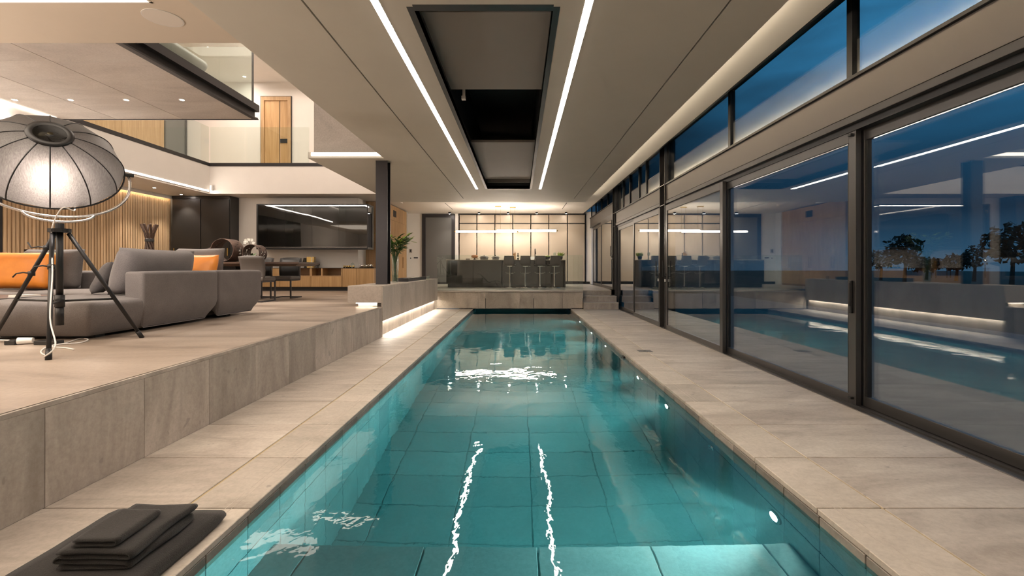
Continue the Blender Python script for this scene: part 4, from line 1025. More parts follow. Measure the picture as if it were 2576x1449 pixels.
# display case (glass vitrine)
YV = 13.45; vx0, vx1 = PX(645, YV), PX(925, YV); vz0, vz1 = PZ(627, YV), PZ(513, YV); VB = 13.99
vt = thing('display_case', 'wide black framed glass display case on the dining wall', 'cabinet', ((vx0 + vx1) / 2, 13.7, vz0))
f = .045
bm = B()
box(bm, vx0, vx1, YV, YV + f, vz1 - f * .7, vz1); box(bm, vx0, vx1, YV, YV + f, vz0, vz0 + f * 1.3)
box(bm, vx0, vx0 + f, YV, YV + f, vz0 + f, vz1 - f * .7); box(bm, vx1 - f * .5, vx1, YV, YV + f * .5, vz0 + f, vz1 - f * .7)
box(bm, vx1 - f, vx1, YV + f, VB, vz1 - f, vz1); box(bm, vx1 - f, vx1, YV + f, VB, vz0, vz0 + f * 1.3); box(bm, vx1 - f, vx1, VB - .1, VB, vz0 + f, vz1 - f)
obj('frame', bm, 'steel_b', vt)
obj('back', bx(vx0, vx1 - .02, VB - .02, VB, vz0, vz1), 'lacquer', vt); obj('bottom', bx(vx0, vx1 - .02, YV + f, VB, vz0, vz0 + .02), 'lacquer', vt)
obj('top', bx(vx0, vx1 - .02, YV + f, VB, vz1 - .02, vz1), 'lacquer', vt); obj('side', bx(vx0, vx0 + .02, YV + f, VB, vz0, vz1), 'lacquer', vt)
gx_ = [vx0 + f] + [PX(p_, YV) for p_ in (716, 784, 852)] + [vx1 - f * .5]
for a, b in zip(gx_[:-1], gx_[1:]): obj('glass_door', bx(a + .003, b - .003, YV + .01, YV + .018, vz0 + .06, vz1 - .035), 'vit', vt)
obj('side_glass', bx(vx1 - .02, vx1 - .012, YV + .03, VB - .1, vz0 + .05, vz1 - .04), 'vit', vt)
for p_ in (716, 852): obj('glass_divider', bx(PX(p_, YV) - .01, PX(p_, YV) + .01, YV + .04, VB - .05, vz0 + .05, vz1 - .05), 'clear', vt)
obj('led', bx(PX(665, YV), PX(916, YV), YV + .12, YV + .14, vz1 - .045, vz1 - .025), 'led', vt)
obj('led', bx(PX(916, YV) - .02, PX(916, YV), YV + .14, VB - .1, vz1 - .045, vz1 - .025), 'led', vt)
obj('lower_rail', bx(vx0 + f, vx1 - f * .5, YV + .003, YV + .01, vz0 + .052, vz0 + .066), 'satin', vt)
# dining table
TX0, TX1, TY0, TY1, TZ = -7.25, -4.33, 9.34, 10.36, 1.281
tb = thing('dining_table', 'long dark wood dining table with chamfered edges', 'table', ((TX0 + TX1) / 2, (TY0 + TY1) / 2, ZF))
bm = B()
up = [bm.verts.new((x, y, TZ)) for x, y in ((TX0, TY0), (TX1, TY0), (TX1, TY1), (TX0, TY1))]
md = [bm.verts.new((x, y, TZ - .035)) for x, y in ((TX0, TY0), (TX1, TY0), (TX1, TY1), (TX0, TY1))]
lo = [bm.verts.new((x, y, TZ - .085)) for x, y in ((TX0 + .12, TY0 + .12), (TX1 - .12, TY0 + .12), (TX1 - .12, TY1 - .12), (TX0 + .12, TY1 - .12))]
bm.faces.new(up); bm.faces.new(lo[::-1])
for A, Bq in ((up, md), (md, lo)):
    for i in range(4): bm.faces.new((A[i], Bq[i], Bq[(i + 1) % 4], A[(i + 1) % 4]))
obj('tabletop', bm, 'dwood', tb)
for X in (-6.6, -5.9):
    obj('pedestal', prism(B(), [(X - .12, TZ - .086), (X + .12, TZ - .086), (X + .25, ZF + .03), (X - .25, ZF + .03)], 9.7, 10.0), 'steel_b', tb)
obj('foot', bx(-6.95, -5.55, 9.55, 10.15, ZF, ZF + .03, bev=.004), 'steel_b', tb)
# dining chairs (front towards +y in local space)
def make_chair():
    c = thing('dining_chair', '', 'chair')
    # backrest: curved taupe shell, its inside coloured black for the shade below the tabletop
    def shell(off0, off1, inset):
        bm = B(); rows_ = []
        for i in range(9):
            v = i / 8; z = .44 + v * .43; y = -.20 - .075 * v ** 1.5 + .03 * math.sin(PI * v)
            r_ = []
            for j in range(9):
                u = -1 + 2 * j / 8; x = u * (.225 + .012 * v - inset); bow = .04 * (u * u) * (.4 + .6 * v)
                r_.append((bm.verts.new((x, y + bow + off0, z + (.015 * (1 - u * u) if i == 8 else 0))), bm.verts.new((x, y + bow + off1, z + (.015 * (1 - u * u) if i == 8 else 0)))))
            rows_.append(r_)
        for i in range(8):
            for j in range(8):
                bm.faces.new((rows_[i][j][0], rows_[i][j + 1][0], rows_[i + 1][j + 1][0], rows_[i + 1][j][0]))
                bm.faces.new((rows_[i][j][1], rows_[i + 1][j][1], rows_[i + 1][j + 1][1], rows_[i][j + 1][1]))
            for j in (0, 8): bm.faces.new((rows_[i][j][0], rows_[i + 1][j][0], rows_[i + 1][j][1], rows_[i][j][1]))
        for i in (0, 8):
            for j in range(8): bm.faces.new((rows_[i][j][0], rows_[i][j][1], rows_[i][j + 1][1], rows_[i][j + 1][0]))
        return bm
    obj('backrest', shell(0, .035, 0), 'chair', c, True)
    obj('back_shade', shell(.0355, .045, .012), 'chair_shade', c, True, label='inside of the backrest with under-table shade put into its colour')
    obj('seat', bx(-.225, .225, -.20, .27, .40, .475, bev=.02), 'chair', c)
    obj('seat_frame', bx(-.215, .215, -.19, .26, .375, .40), 'steel', c)
    for s in (-1, 1):
        obj('leg', bx(s * .212 - .013, s * .212 + .013, .24, .266, .0, .40), 'steel', c)
        obj('runner', bx(s * .212 - .013, s * .212 + .013, -.24, .24, 0, .026), 'steel', c)
    obj('cross_bar', bx(-.2, .2, -.24, -.214, 0, .026), 'steel', c)
    return c
ch = make_chair(); ch['group'] = 'dining chairs'
for i, (x, y, rz, lab) in enumerate(((-5.075, 9.23, 0, 'grey leather dining chair nearest the sofa, back to the pool'), (-5.08, 10.40, PI, 'dining chair at the table end facing the sofa, near the brass vase'), (-5.70, 10.40, PI, 'dining chair on the far side of the table behind the small ring'))):
    c = ch if i == 0 else copy_tree(ch)
    c.location = (x, y, ZF); c.rotation_euler = (0, 0, rz); c['label'] = lab; c['group'] = 'dining chairs'
# rusted ring sculptures with cut-out script
def ring(px_, py_, Y, r, wdt, rz, name, label, cuts):
    X, z = PX(px_, Y), TZ + r + .002
    t = thing(name, label, 'sculpture', (X, Y, TZ), group='rusted ring sculptures')
    M_ = Matrix.Translation((X, Y, z)) @ Euler((0, 0, rz)).to_matrix().to_4x4() @ Euler((PI / 2, 0, 0)).to_matrix().to_4x4()
    bm = B(); n_ = 96; m_ = 14; th = .008; rnd = random.Random(cuts)
    hole = set()
    if cuts:
        for k in range(cuts):
            i0, j0 = rnd.randrange(n_), rnd.randrange(2, m_ - 3)
            i, j = i0, j0
            for q in range(rnd.randrange(2, 5)):
                hole.add((i % n_, min(max(j, 2), m_ - 3))); 
                if rnd.random() < .6: i += 1
                else: j += rnd.choice((-1, 1))
    V = {}
    for i in range(n_):
        for j in range(m_ + 1):
            a = 2 * PI * i / n_; zz = (j / m_ - .5) * wdt
            for s, rr in ((0, r), (1, r - th)):
                V[i, j, s] = bm.verts.new(M_ @ Vector((rr * math.cos(a), rr * math.sin(a), zz)))
    for i in range(n_):
        i2 = (i + 1) % n_
        for j in range(m_):
            if (i, j) in hole: continue
            bm.faces.new((V[i, j, 0], V[i2, j, 0], V[i2, j + 1, 0], V[i, j + 1, 0]))
            bm.faces.new((V[i, j, 1], V[i, j + 1, 1], V[i2, j + 1, 1], V[i2, j, 1]))
        for j in (0, m_): bm.faces.new((V[i, j, 0], V[i, j, 1], V[i2, j, 1], V[i2, j, 0]))
    bmesh.ops.delete(bm, geom=[v for v in bm.verts if not v.link_faces], context='VERTS')
    obj('band', bm, 'rust', t, True)
    obj('foot_pad', bx(X - .04, X + .04, Y - .03, Y + .03, TZ, TZ + .004), 'steel_b', t)
ring(572, 630, 9.75, .235, .36, -.02, 'ring_sculpture', 'large rusted steel ring sculpture on the dining table', 26)
ring(641, 632, 9.85, .18, .30, -.02, 'ring_sculpture', 'small rusted ring sculpture with pierced script by the orchid', 60)
for i, (xa, ya, wd, hg, lean, rz) in enumerate(((488, 655, .26, .14, .9, .15), (520, 655, .22, .30, .55, .1))):
    Y = 9.75; X = PX(xa, Y)
    t = thing('steel_plaque', ['low rusted steel plaque with script lying back on the table', 'upright rusted steel plaque with script beside the large ring'][i], 'sculpture', (X, Y, TZ))
    M_ = Matrix.Translation((X, Y, TZ + .035)) @ Euler((0, -.35, rz)).to_matrix().to_4x4() @ Euler((-lean, 0, 0)).to_matrix().to_4x4()
    bm = bx(-wd / 2, wd / 2, -.004, .004, .03, hg); bm.transform(M_); obj('plate', bm, 'rust', t)
    rnd = random.Random(5 + i); bm = B()
    for q in range(22):
        u, v = rnd.uniform(-wd * .4, wd * .4), rnd.uniform(.07, hg * .85); box(bm, u - .012, u + .012 * rnd.random(), -.006, .006, v, v + rnd.uniform(.006, .02))
    bm.transform(M_); obj('script', bm, 'steel_b', t, kind='stuff')
    bm = bx(-wd / 2, wd / 2, -.02, .1, 0.001, .05); bm.transform(Matrix.Translation((X, Y, TZ)) @ Euler((0, 0, rz)).to_matrix().to_4x4()); obj('foot', bm, 'rust', t)
# orchid
X, Y = PX(630, 10.15), 10.15
t = thing('orchid', 'white orchid in a small pot behind the pierced ring', 'plant', (X, Y, TZ))
obj('pot', lathe(B(), [(0, 0), (.05, 0), (.065, .1), (.055, .1), (0, .08)], (X, Y, TZ), 18), 'whitep', t, True)
bm = B()
for a in (.3, 1.4, 2.6, 4.0, 5.2): leafquad(bm, Vector((X, Y, TZ + .09)), Vector((math.cos(a), math.sin(a) * .6, .45)).normalized() * .20, .035, (0, 0, 1))
obj('foliage', bm, 'leaf', t)
st_ = [(X, Y, TZ + .08), (X + .01, Y, TZ + .25), (X - .01, Y - .01, TZ + .40), (X - .04, Y - .03, TZ + .46), (X + .02, Y - .05, TZ + .47)]
obj('stem', tube(B(), st_, .004, 6), 'leaf', t)
bm = B()
for i in range(7):
    c0 = Vector((X - .09 + .03 * i, Y - .05 + random.uniform(-.03, .03), TZ + .46 + random.uniform(-.05, .03)))
    for a in range(5): leafquad(bm, c0, Vector((math.cos(a * 1.256), -.35, math.sin(a * 1.256))).normalized() * .042, .018, (0, -1, .2))
obj('blossom', bm, 'petal', t, kind='stuff')
# on the sideboard
zs = 1.163
def at(p_, Y=13.72): return PX(p_, Y), Y
X, Y = at(783); t = thing('brass_vase', 'rectangular brass vase on the oak sideboard', 'vase', (X, Y, zs))
obj('body', prism(B(), [(X - .10, zs), (X + .08, zs), (X + .10, zs + .31), (X - .11, zs + .31)], Y - .06, Y + .06), 'brass', t); obj('edge', bx(X + .03, X + .05, Y - .064, Y - .0605, zs + .01, zs + .30), 'whitep', t)
X, Y = at(768, 13.75); t = thing('lantern', 'small black faceted glass lantern left of the brass vase', 'lantern', (X, Y, zs))
obj('shade', lathe(B(), [(.055, .05), (.08, .10), (.05, .28), (.0, .28)], (X, Y, zs), 8), 'isl', t); obj('foot', lathe(B(), [(.04, 0), (.03, .05)], (X, Y, zs), 8), 'steel_b', t)
X, Y = at(799); t = thing('remote_cradle', 'small black cradle right of the brass vase', 'cradle', (X, Y, zs))
obj('post', bx(X - .02, X + .02, Y - .02, Y + .02, zs, zs + .07), 'black', t); obj('rest', bx(X - .05, X + .06, Y - .03, Y + .03, zs + .07, zs + .11), 'black', t)
for i, p_ in enumerate((866, 872, 877, 882, 889)):
    X, Y = at(p_, 13.66 + .04 * (i % 2)); t = thing('brass_cup', ['first small brass cup from the left on the sideboard', 'second small brass cup from the left on the sideboard', 'middle small brass cup of five on the sideboard', 'fourth small brass cup from the left on the sideboard', 'brass cup under the little glass dome'][i], 'cup', (X, Y, zs), group='brass cups on the sideboard')
    obj('body', lathe(B(), [(0, 0), (.026, 0), (.03, .065), (.026, .065), (.022, .01), (0, .008)], (X, Y, zs), 14), 'brass', t, True)
X, Y = at(887, 13.8); t = thing('glass_dome', 'little clear glass dome with a knob on the sideboard', 'dome', (X, Y, zs))
obj('dome', lathe(B(), [(.06, 0), (.06, .08), (.035, .13), (0, .14)], (X, Y, zs), 18), 'clear', t, True); obj('knob', lathe(B(), [(0, .14), (.014, .155), (0, .17)], (X, Y, zs), 10), 'clear', t, True)
X, Y = at(922); t = thing('serving_tray', 'flat dark round tray at the right end of the sideboard', 'tray', (X, Y, zs))
obj('plate', lathe(B(), [(0, 0), (.16, 0), (.21, .014), (.205, .018), (.15, .006), (0, .006)], (X, Y, zs), 32), 'rust', t, True); obj('rim', lathe(B(), [(.205, .018), (.212, .016), (.212, .02), (.205, .022)], (X, Y, zs), 32), 'brass', t)
for i, p_ in enumerate((911, 922.5, 933)):
    X, Y = at(p_, 13.70 + .03 * (i == 1)); r = (.045, .04, .05)[i]
    t = thing('teapot', ['small silver teapot on the left of the sideboard tray', 'slim silver jug in the middle of the sideboard tray', 'round silver teapot on the right of the sideboard tray'][i], 'teapot', (X, Y, zs + .02))
    obj('body', lathe(B(), [(0, 0), (r * .7, 0), (r, r * .7), (r * .8, r * 1.4), (r * .3, r * 1.7), (0, r * 1.75)], (X, Y, zs + .02), 18), 'chrome', t, True)
    obj('spout', tube(B(), [(X - r * .8, Y, zs + .03 + r * .5), (X - r * 1.3, Y, zs + .03 + r * .9), (X - r * 1.5, Y, zs + .03 + r * 1.4)], .008, 7), 'chrome', t, True)
    obj('handle', tube(B(), [(X + r * .85, Y, zs + .02 + r * 1.3), (X + r * 1.5, Y, zs + .02 + r * 1.2), (X + r * 1.4, Y, zs + .02 + r * .5), (X + r * .9, Y, zs + .02 + r * .4)], .005, 7), 'brass', t, True)
# bundle of sticks
X, Y = PX(376, 8.4), 8.4
t = thing('stick_sculpture', 'bundle of dark turned sticks spreading at the top behind the sofa', 'sculpture', (X, Y, ZF))
for i in range(8):
    a = 2 * PI * i / 8
    obj('stick', tube(B(), [(X + .22 * math.cos(a + 2.6), Y + .22 * math.sin(a + 2.6), ZF), (X + .11 * math.cos(a + 2.3), Y + .11 * math.sin(a + 2.3), ZF + .75), (X + .045 * math.cos(a + 1), Y + .045 * math.sin(a + 1), ZF + 1.14), (X + .12 * math.cos(a), Y + .12 * math.sin(a), ZF + 1.42)], .017, 8), 'dwood', t)
obj('binding', lathe(B(), [(.058, 1.11), (.068, 1.12), (.068, 1.16), (.058, 1.17)], (X, Y, ZF), 16), 'black', t)

# ------------------------------------------------------------------ sofa
SXR = -3.80
def upholstered(bm, x0, x1, y0, y1, z0, z1, r=.05, under=.10, crown=.02):
    """soft block: rounded edges, slightly swollen faces, sides drawn in towards the floor"""
    cx_, cy_, cz_ = (x0 + x1) / 2, (y0 + y1) / 2, (z0 + z1) / 2; hx, hy, hz = (x1 - x0) / 2, (y1 - y0) / 2, (z1 - z0) / 2
    def samples(h, step):
        q = r / h; inner = max(2, int(2 * (h - r) / step))
        e = [-1, -1 + q * .08, -1 + q * .3, -1 + q * .6]
        return e + [-(1 - q) + 2 * (1 - q) * i / inner for i in range(inner + 1)] + [-v for v in e[::-1]]
    sx_, sy_, sz_ = samples(hx, .14), samples(hy, .14), samples(hz, .06)
    nx, ny, nz_ = len(sx_) - 1, len(sy_) - 1, len(sz_) - 1
    g = {}
    def P(i, j, k):
        key = (i, j, k)
        if key in g: return g[key]
        u, v, w_ = sx_[i], sy_[j], sz_[k]
        p = Vector((u * hx, v * hy, w_ * hz)); q = Vector((max(-hx + r, min(hx - r, p.x)), max(-hy + r, min(hy - r, p.y)), max(-hz + r, min(hz - r, p.z))))
        d_ = p - q
        if d_.length > 1e-6: p = q + d_.normalized() * r
        if w_ > 0: p.z += crown * (1 - abs(u) ** 3) * (1 - abs(v) ** 3) * w_
        dep = max(0.0, (-p.z - hz + .20) / .20)          # the lowest 20 cm is drawn in towards the floor
        s = under * dep ** 1.3
        p.x -= math.copysign(min(s, abs(p.x)), p.x) * min(1, max(0, (abs(u) * hx - hx + .3) / .3)); p.y -= math.copysign(min(s, abs(p.y)), p.y) * min(1, max(0, (abs(v) * hy - hy + .3) / .3))
        g[key] = bm.verts.new((cx_ + p.x, cy_ + p.y, cz_ + p.z)); return g[key]
    for k in (0, nz_):
        for i in range(nx):
            for j in range(ny): bm.faces.new((P(i, j, k), P(i + 1, j, k), P(i + 1, j + 1, k), P(i, j + 1, k)))
    for i in range(nx):
        for k in range(nz_):
            for j in (0, ny): bm.faces.new((P(i, j, k), P(i + 1, j, k), P(i + 1, j, k + 1), P(i, j, k + 1)))
    for j in range(ny):
        for k in range(nz_):
            for i in (0, nx): bm.faces.new((P(i, j, k), P(i, j + 1, k), P(i, j + 1, k + 1), P(i, j, k + 1)))
    return bm
so = thing('sectional_sofa', 'low grey wool sectional sofa with broad chaise and thick arms', 'sofa', (-5.2, 5.6, ZF))
Z0 = ZF + .03
zs1 = ZF + .345
obj('chaise_seat', upholstered(B(), -5.05, SXR - .01, 4.22, 5.62, Z0, zs1, .035, .13, .03), 'fab', so, True)
obj('arm', upholstered(B(), SXR - .20, SXR, 4.82, 6.02, Z0 + .005, ZF + .618, .03, .11, .006), 'fab', so, True)
obj('arm', upholstered(B(), SXR - .20, SXR, 6.03, 7.04, Z0 + .005, ZF + .622, .035, .11, .006), 'fab', so, True)
obj('seat', upholstered(B(), -5.05, SXR - .19, 5.60, 6.80, Z0, zs1, .05, .08, .03), 'fab', so, True)
obj('seat', upholstered(B(), -6.4, -5.03, 5.80, 6.82, Z0, zs1, .05, .08, .03), 'fab', so, True)
obj('seat', upholstered(B(), -8.0, -6.38, 5.80, 6.82, Z0, zs1, .05, .08, .03), 'fab', so, True)
obj('backrest', upholstered(B(), -8.0, -5.8, 6.8, 7.02, Z0, ZF + .61, .05, .03, .006), 'fab', so, True)
obj('backrest', upholstered(B(), -5.8, SXR - .32, 6.8, 7.02, Z0, ZF + .61, .05, .03, .006), 'fab', so, True)
obj('foot', bx(-4.9, SXR - .2, 4.5, 4.6, ZF, Z0 + .02), 'black', so); obj('foot', bx(-4.9, SXR - .2, 6.5, 6.6, ZF, Z0 + .02), 'black', so); obj('foot', bx(-7.8, -5.2, 6.3, 6.4, ZF, Z0 + .02), 'black', so)
def cush(name, label, mat, w_, h_, d_, M_, seed, **k):
    o = obj(name, cushion(w_, h_, d_, M_, seed=seed, **k), mat, None, True); return tag(o, label, 'cushion', 'sofa cushions')
def E(x, y, z, rx, ry, rz): return Matrix.Translation((x, y, z)) @ Euler((0, 0, rz)).to_matrix().to_4x4() @ Euler((rx, ry, 0)).to_matrix().to_4x4()
zq = zs1 + .035
cush('cushion', 'large grey cushion resting along the near sofa arm', 'fab_l', 1.12, .50, .26, E(-4.20, 5.42, zq, -.25, 0, -PI / 2), 1, puff=.36)
cush('cushion', 'grey cushion leaning behind the large one by the arm', 'fab_l', .60, .47, .22, E(-4.68, 5.60, zq, -.4, 0, -1.0), 2)
cush('cushion', 'small dark grey cushion propped in front of the arm cushions', 'fab_d', .42, .38, .14, E(-4.60, 5.17, zq, -.45, 0, -1.0), 3, puff=.55)
cush('cushion', 'wide orange leather cushion seen behind the lamp tripod', 'orange', .90, .50, .24, E(-6.68, 6.30, zq, -.26, 0, .05), 4, puff=.34)
cush('cushion', 'dark grey cushion behind the wide orange one', 'fab_d', .90, .54, .18, E(-6.50, 6.60, zq, -.12, 0, -.05), 5)
cush('cushion', 'pale grey cushion at the left edge of the frame', 'fab_l', .90, .54, .26, E(-7.68, 6.40, zq, -.25, 0, .08), 6)
cush('cushion', 'orange leather cushion in the far sofa corner', 'orange', .52, .46, .15, E(-4.30, 6.36, zq, -.2, 0, -.22), 7)
cush('cushion', 'grey cushion behind the orange one in the far corner', 'fab_l', .75, .50, .15, E(-4.50, 6.68, zq + .05, -.06, 0, -.1), 8)
cush('cushion', 'small dark cushion before the far corner orange cushion', 'fab_d', .40, .32, .12, E(-4.46, 6.12, zq, -.3, 0, -.2), 9)
# coffee table
ct = thing('coffee_table', 'low dark coffee table at the left edge of the frame', 'table', (-6.2, 5.2, ZF))
cxr = PX(66, 5.25)
obj('tabletop', bx(-7.0, cxr, 4.75, 5.72, ZF + .30, ZF + .335, bev=.004), 'lacquer', ct)
for x in (-6.9, cxr - .1):
    for y in (4.8, 5.6): obj('leg', bx(x, x + .04, y, y + .04, ZF, ZF + .30), 'steel_b', ct)
t = thing('book', 'white book lying on the coffee table corner', 'book', (cxr - .07, 5.3, ZF + .335))
obj('cover', bx(cxr - .15, cxr - .005, 5.2, 5.42, ZF + .335, ZF + .34), 'whitep', t); obj('pages', bx(cxr - .147, cxr - .008, 5.203, 5.417, ZF + .3401, ZF + .358), 'ceil_w', t)

# ------------------------------------------------------------------ tripod lamp
LY = 4.0; hub = Vector((PX(150, LY), LY, PZ(580, LY)))
lp = thing('tripod_lamp', 'large studio floor lamp with black segmented dome shade on a tripod', 'lamp', (hub.x, hub.y, ZF))
fA = Vector((PX(122, 3.41), 3.41, ZF)); fB = Vector((PX(358, 4.47), 4.47, ZF)); fC = Vector((PX(-22, 4.22), 4.22, ZF))
tops = [hub + Vector((-.012, -.05, -.02)), hub + Vector((.055, .02, -.02)), hub + Vector((-.055, .02, -.02))]
zbr = PZ(757, LY)
for tp, ft in zip(tops, (fA, fB, fC)):
    lg = obj('leg', tube(B(), [tp, tp.lerp(ft, .5), ft + Vector((0, 0, .004))], [.016, .016, .015], 10), 'steel_b', lp, True)
    q0 = tp.lerp(ft, .93); obj('foot_cap', tube(B(), [q0, ft], .019, 10), 'steel_b', lg, True)
    fr = (tp.z - zbr) / (tp.z - ft.z); q = tp.lerp(ft, fr)
    obj('brace', tube(B(), [q, Vector((hub.x, hub.y, zbr))], .009, 8), 'steel_b', lp, True)
obj('pole', tube(B(), [hub + Vector((0, 0, .05)), Vector((hub.x, hub.y, PZ(745, LY)))], .024, 14), 'steel_b', lp, True)
obj('collar', tube(B(), [Vector((hub.x, hub.y, PZ(742, LY))), Vector((hub.x, hub.y, PZ(772, LY)))], .034, 14), 'steel_b', lp, True)
obj('lower_pole', tube(B(), [Vector((hub.x, hub.y, PZ(770, LY))), Vector((hub.x, hub.y, PZ(818, LY)))], .028, 14), 'steel_b', lp, True)
obj('hub', cyl(cyl(B(), hub + Vector((0, 0, -.015)), hub + Vector((0, 0, .015)), .075, seg=20), hub + Vector((0, 0, .015)), hub + Vector((0, 0, .06)), .03, seg=14), 'steel_b', lp)
for (tp, ft, f_, s) in ((tops[2], fC, .13, 1), (tops[2], fC, .36, 1), (tops[0], fA, .30, 1)):
    q = tp.lerp(ft, f_)
    obj('hook', tube(B(), [q, q + Vector((-.05, -.02, .01)), q + Vector((-.10, -.03, .0)), q + Vector((-.13, -.03, .045 if f_ < .2 else -.03))], .006, 7), 'steel_b', lp, True)
    obj('clamp', tube(B(), [q + Vector((0, 0, -.02)), q + Vector((0, 0, .02))], .024, 10), 'steel_b', lp, True)
# shade frame: w is the axis from rim to apex
LS = 4.12; ctr = Vector((PX(126, LS), LS, PZ(420, LS)))
vdir = (ctr - Vector((0, 0, H))); vdir.z = 0; vdir.normalize()
ax = (-vdir * .78 + Vector((0, 0, 1)) * .625).normalized()
side = Vector((0, 0, 1)).cross(ax).normalized(); upv = ax.cross(side).normalized()
MS = Matrix(((side.x, upv.x, ax.x, ctr.x), (side.y, upv.y, ax.y, ctr.y), (side.z, upv.z, ax.z, ctr.z), (0, 0, 0, 1)))
R, D, rc = .495, .36, .20
NP = 12
def prof_s(s):  # s 0 at rim, 1 at cap ring
    a = s * PI / 2 * .85
    r = R * math.cos(a) ** .9; z = D * math.sin(a) / math.sin(PI / 2 * .85)
    return r, z
s_end = 1.0
bm = B(); rowsS = []
K = 14; NS = NP * 6
for i in range(K + 1):
    s = i / K; r, z = prof_s(s); row = []
    for j in range(NS):
        a = 2 * PI * j / NS; fr = (j % 6) / 6; sag = 1 - .035 * (1 - (2 * fr - 1) ** 2) * math.sin(PI * (.15 + .8 * s)) if True else 1
        # panels are drawn taut between the ribs
        ch_ = math.cos(PI / NP) / math.cos((fr - .5) * 2 * PI / NP); rr = r * (1 + (ch_ - 1) * .9)
        row.append(bm.verts.new(MS @ Vector((rr * math.cos(a), rr * math.sin(a), z))))
    rowsS.append(row)
for i in range(K):
    for j in range(NS): bm.faces.new((rowsS[i][j], rowsS[i][(j + 1) % NS], rowsS[i + 1][(j + 1) % NS], rowsS[i + 1][j]))
shade = obj('shade', bm, 'shade', lp, True)
for j in range(NP):
    a = 2 * PI * j / NP
    pts = [MS @ Vector(((prof_s(i / 10)[0] + .002) * math.cos(a), (prof_s(i / 10)[0] + .002) * math.sin(a), prof_s(i / 10)[1])) for i in range(11)]
    obj('rib', tube(B(), pts, .005, 6), 'steel_b', shade, True)
obj('rim', tube(B(), [MS @ Vector((R * math.cos(2 * PI * j / 60), R * math.sin(2 * PI * j / 60), 0)) for j in range(60)], .007, 7, True), 'steel_b', shade, True)
rE, zE = prof_s(1.0)
capb = lathe(B(), [(rE + .012, zE - .01), (rE + .014, zE + .012), (rE - .02, zE + .022), (rE - .03, zE + .012)], (0, 0, 0), 40); capb.transform(MS); cap = obj('cap_ring', capb, 'steel_b', lp, True)
capd = lathe(B(), [(rE - .028, zE + .012), (rE * .7, zE - .012), (rE * .35, zE + .0), (0, zE + .02)], (0, 0, 0), 40); capd.transform(MS); obj('cap_dish', capd, plain('dark_polished_dish', (.05, .045, .03), .18, .9), lp, True)
bb = lathe(B(), [(0, -.055), (.04, -.03), (.05, 0), (.035, .035), (0, .05)], (0, 0, 0), 16); bb.transform(MS @ Matrix.Translation((0, -.285, .14))); obj('bulb', bb, 'bulb', lp, True)
sk = cyl(B(), (0, -.25, .18), (0, 0, zE - .02), .03, .05, 14); sk.transform(MS); obj('socket', sk, 'steel_b', lp)
# yoke: U arc through the two side pivots, resting on the hub
pl_, pr_ = ctr - side * (R + .03), ctr + side * (R + .03)
low = hub + Vector((0, 0, .115)); dn = low - ctr
pts = [ctr + side * ((R + .03) * math.cos(a)) + dn * math.sin(a) ** .8 for a in [PI * i / 36 for i in range(37)]]
obj('yoke', tube(B(), pts, .011, 8), 'satin', lp, True)
pts2 = [low + side * (.22 * math.cos(a)) + Vector((0, 0, .035 - .075 * math.sin(a))) for a in [PI * i / 14 for i in range(15)]]
obj('yoke_foot', tube(B(), pts2, .010, 8), 'satin', lp, True)
for s_, P_ in ((-1, pl_), (1, pr_)): obj('pivot', cyl(B(), P_ - side * .04 * 1, P_ + side * .04, .017, seg=10), 'steel_b', lp)
fl = fA
cordp = [MS @ Vector((.14, -R * .80, .06)), MS @ Vector((.15, -R * .95, -.03)), hub + Vector((.10, -.08, .18)), hub + Vector((.02, -.075, .05)), tops[0] + Vector((.02, -.03, -.06)), tops[0].lerp(fl, .35) + Vector((.03, -.02, 0)), tops[0].lerp(fl, .7) + Vector((.022, -.02, 0)), fl + Vector((.03, .02, .10)), fl + Vector((-.03, .0, .02)), fl + Vector((-.08, .10, .006))]
def smooth_path(p, n=6):
    o = []
    for i in range(len(p) - 1):
        a = p[max(i - 1, 0)]; b = p[i]; c = p[i + 1]; d_ = p[min(i + 2, len(p) - 1)]
        for k in range(n):
            t_ = k / n; o.append(.5 * ((2 * b) + (c - a) * t_ + (2 * a - 5 * b + 4 * c - d_) * t_ ** 2 + (3 * b - a - 3 * c + d_) * t_ ** 3))
    return o + [p[-1]]
floorp = [Vector((PX(a, F * .66 / (b - 673)), F * .66 / (b - 673), ZF + .006)) for a, b in ((108, 893), (104, 884), (125, 872), (160, 866), (185, 858), (205, 853), (222, 856), (200, 864), (150, 868), (130, 874), (165, 877), (186, 881))]
cd = obj('cord', tube(B(), smooth_path([Vector(v) for v in cordp] + floorp), .0052, 7), MAT['whitep'], lp, True, label='white power cord')
pb = Vector((PX(60, 4.06), 4.06, ZF)); 
t = thing('power_adapter', 'white plug adapter and black block on the floor by the sofa', 'adapter', (PX(60, 4.1), 4.1, ZF))
Xp = PX(66, 4.1)
obj('plug', cyl(B(), (Xp - .05, 4.08, ZF + .032), (Xp + .04, 4.12, ZF + .032), .03, .024, 14), 'whitep', t)
obj('brick', bx(Xp + .10, Xp + .30, 4.06, 4.13, ZF, ZF + .035, bev=.006), 'black', t); obj('socket', bx(Xp - .14, Xp - .05, 4.05, 4.11, ZF, ZF + .04, bev=.006), 'black', t)
obj('lead', tube(B(), smooth_path([Vector((Xp - .10, 4.06, ZF + .04)), Vector((Xp - .16, 4.0, ZF + .05)), Vector((Xp - .20, 4.02, ZF + .03)), Vector((Xp - .14, 4.0, ZF + .008))]), .006, 7), 'whitep', t, True)

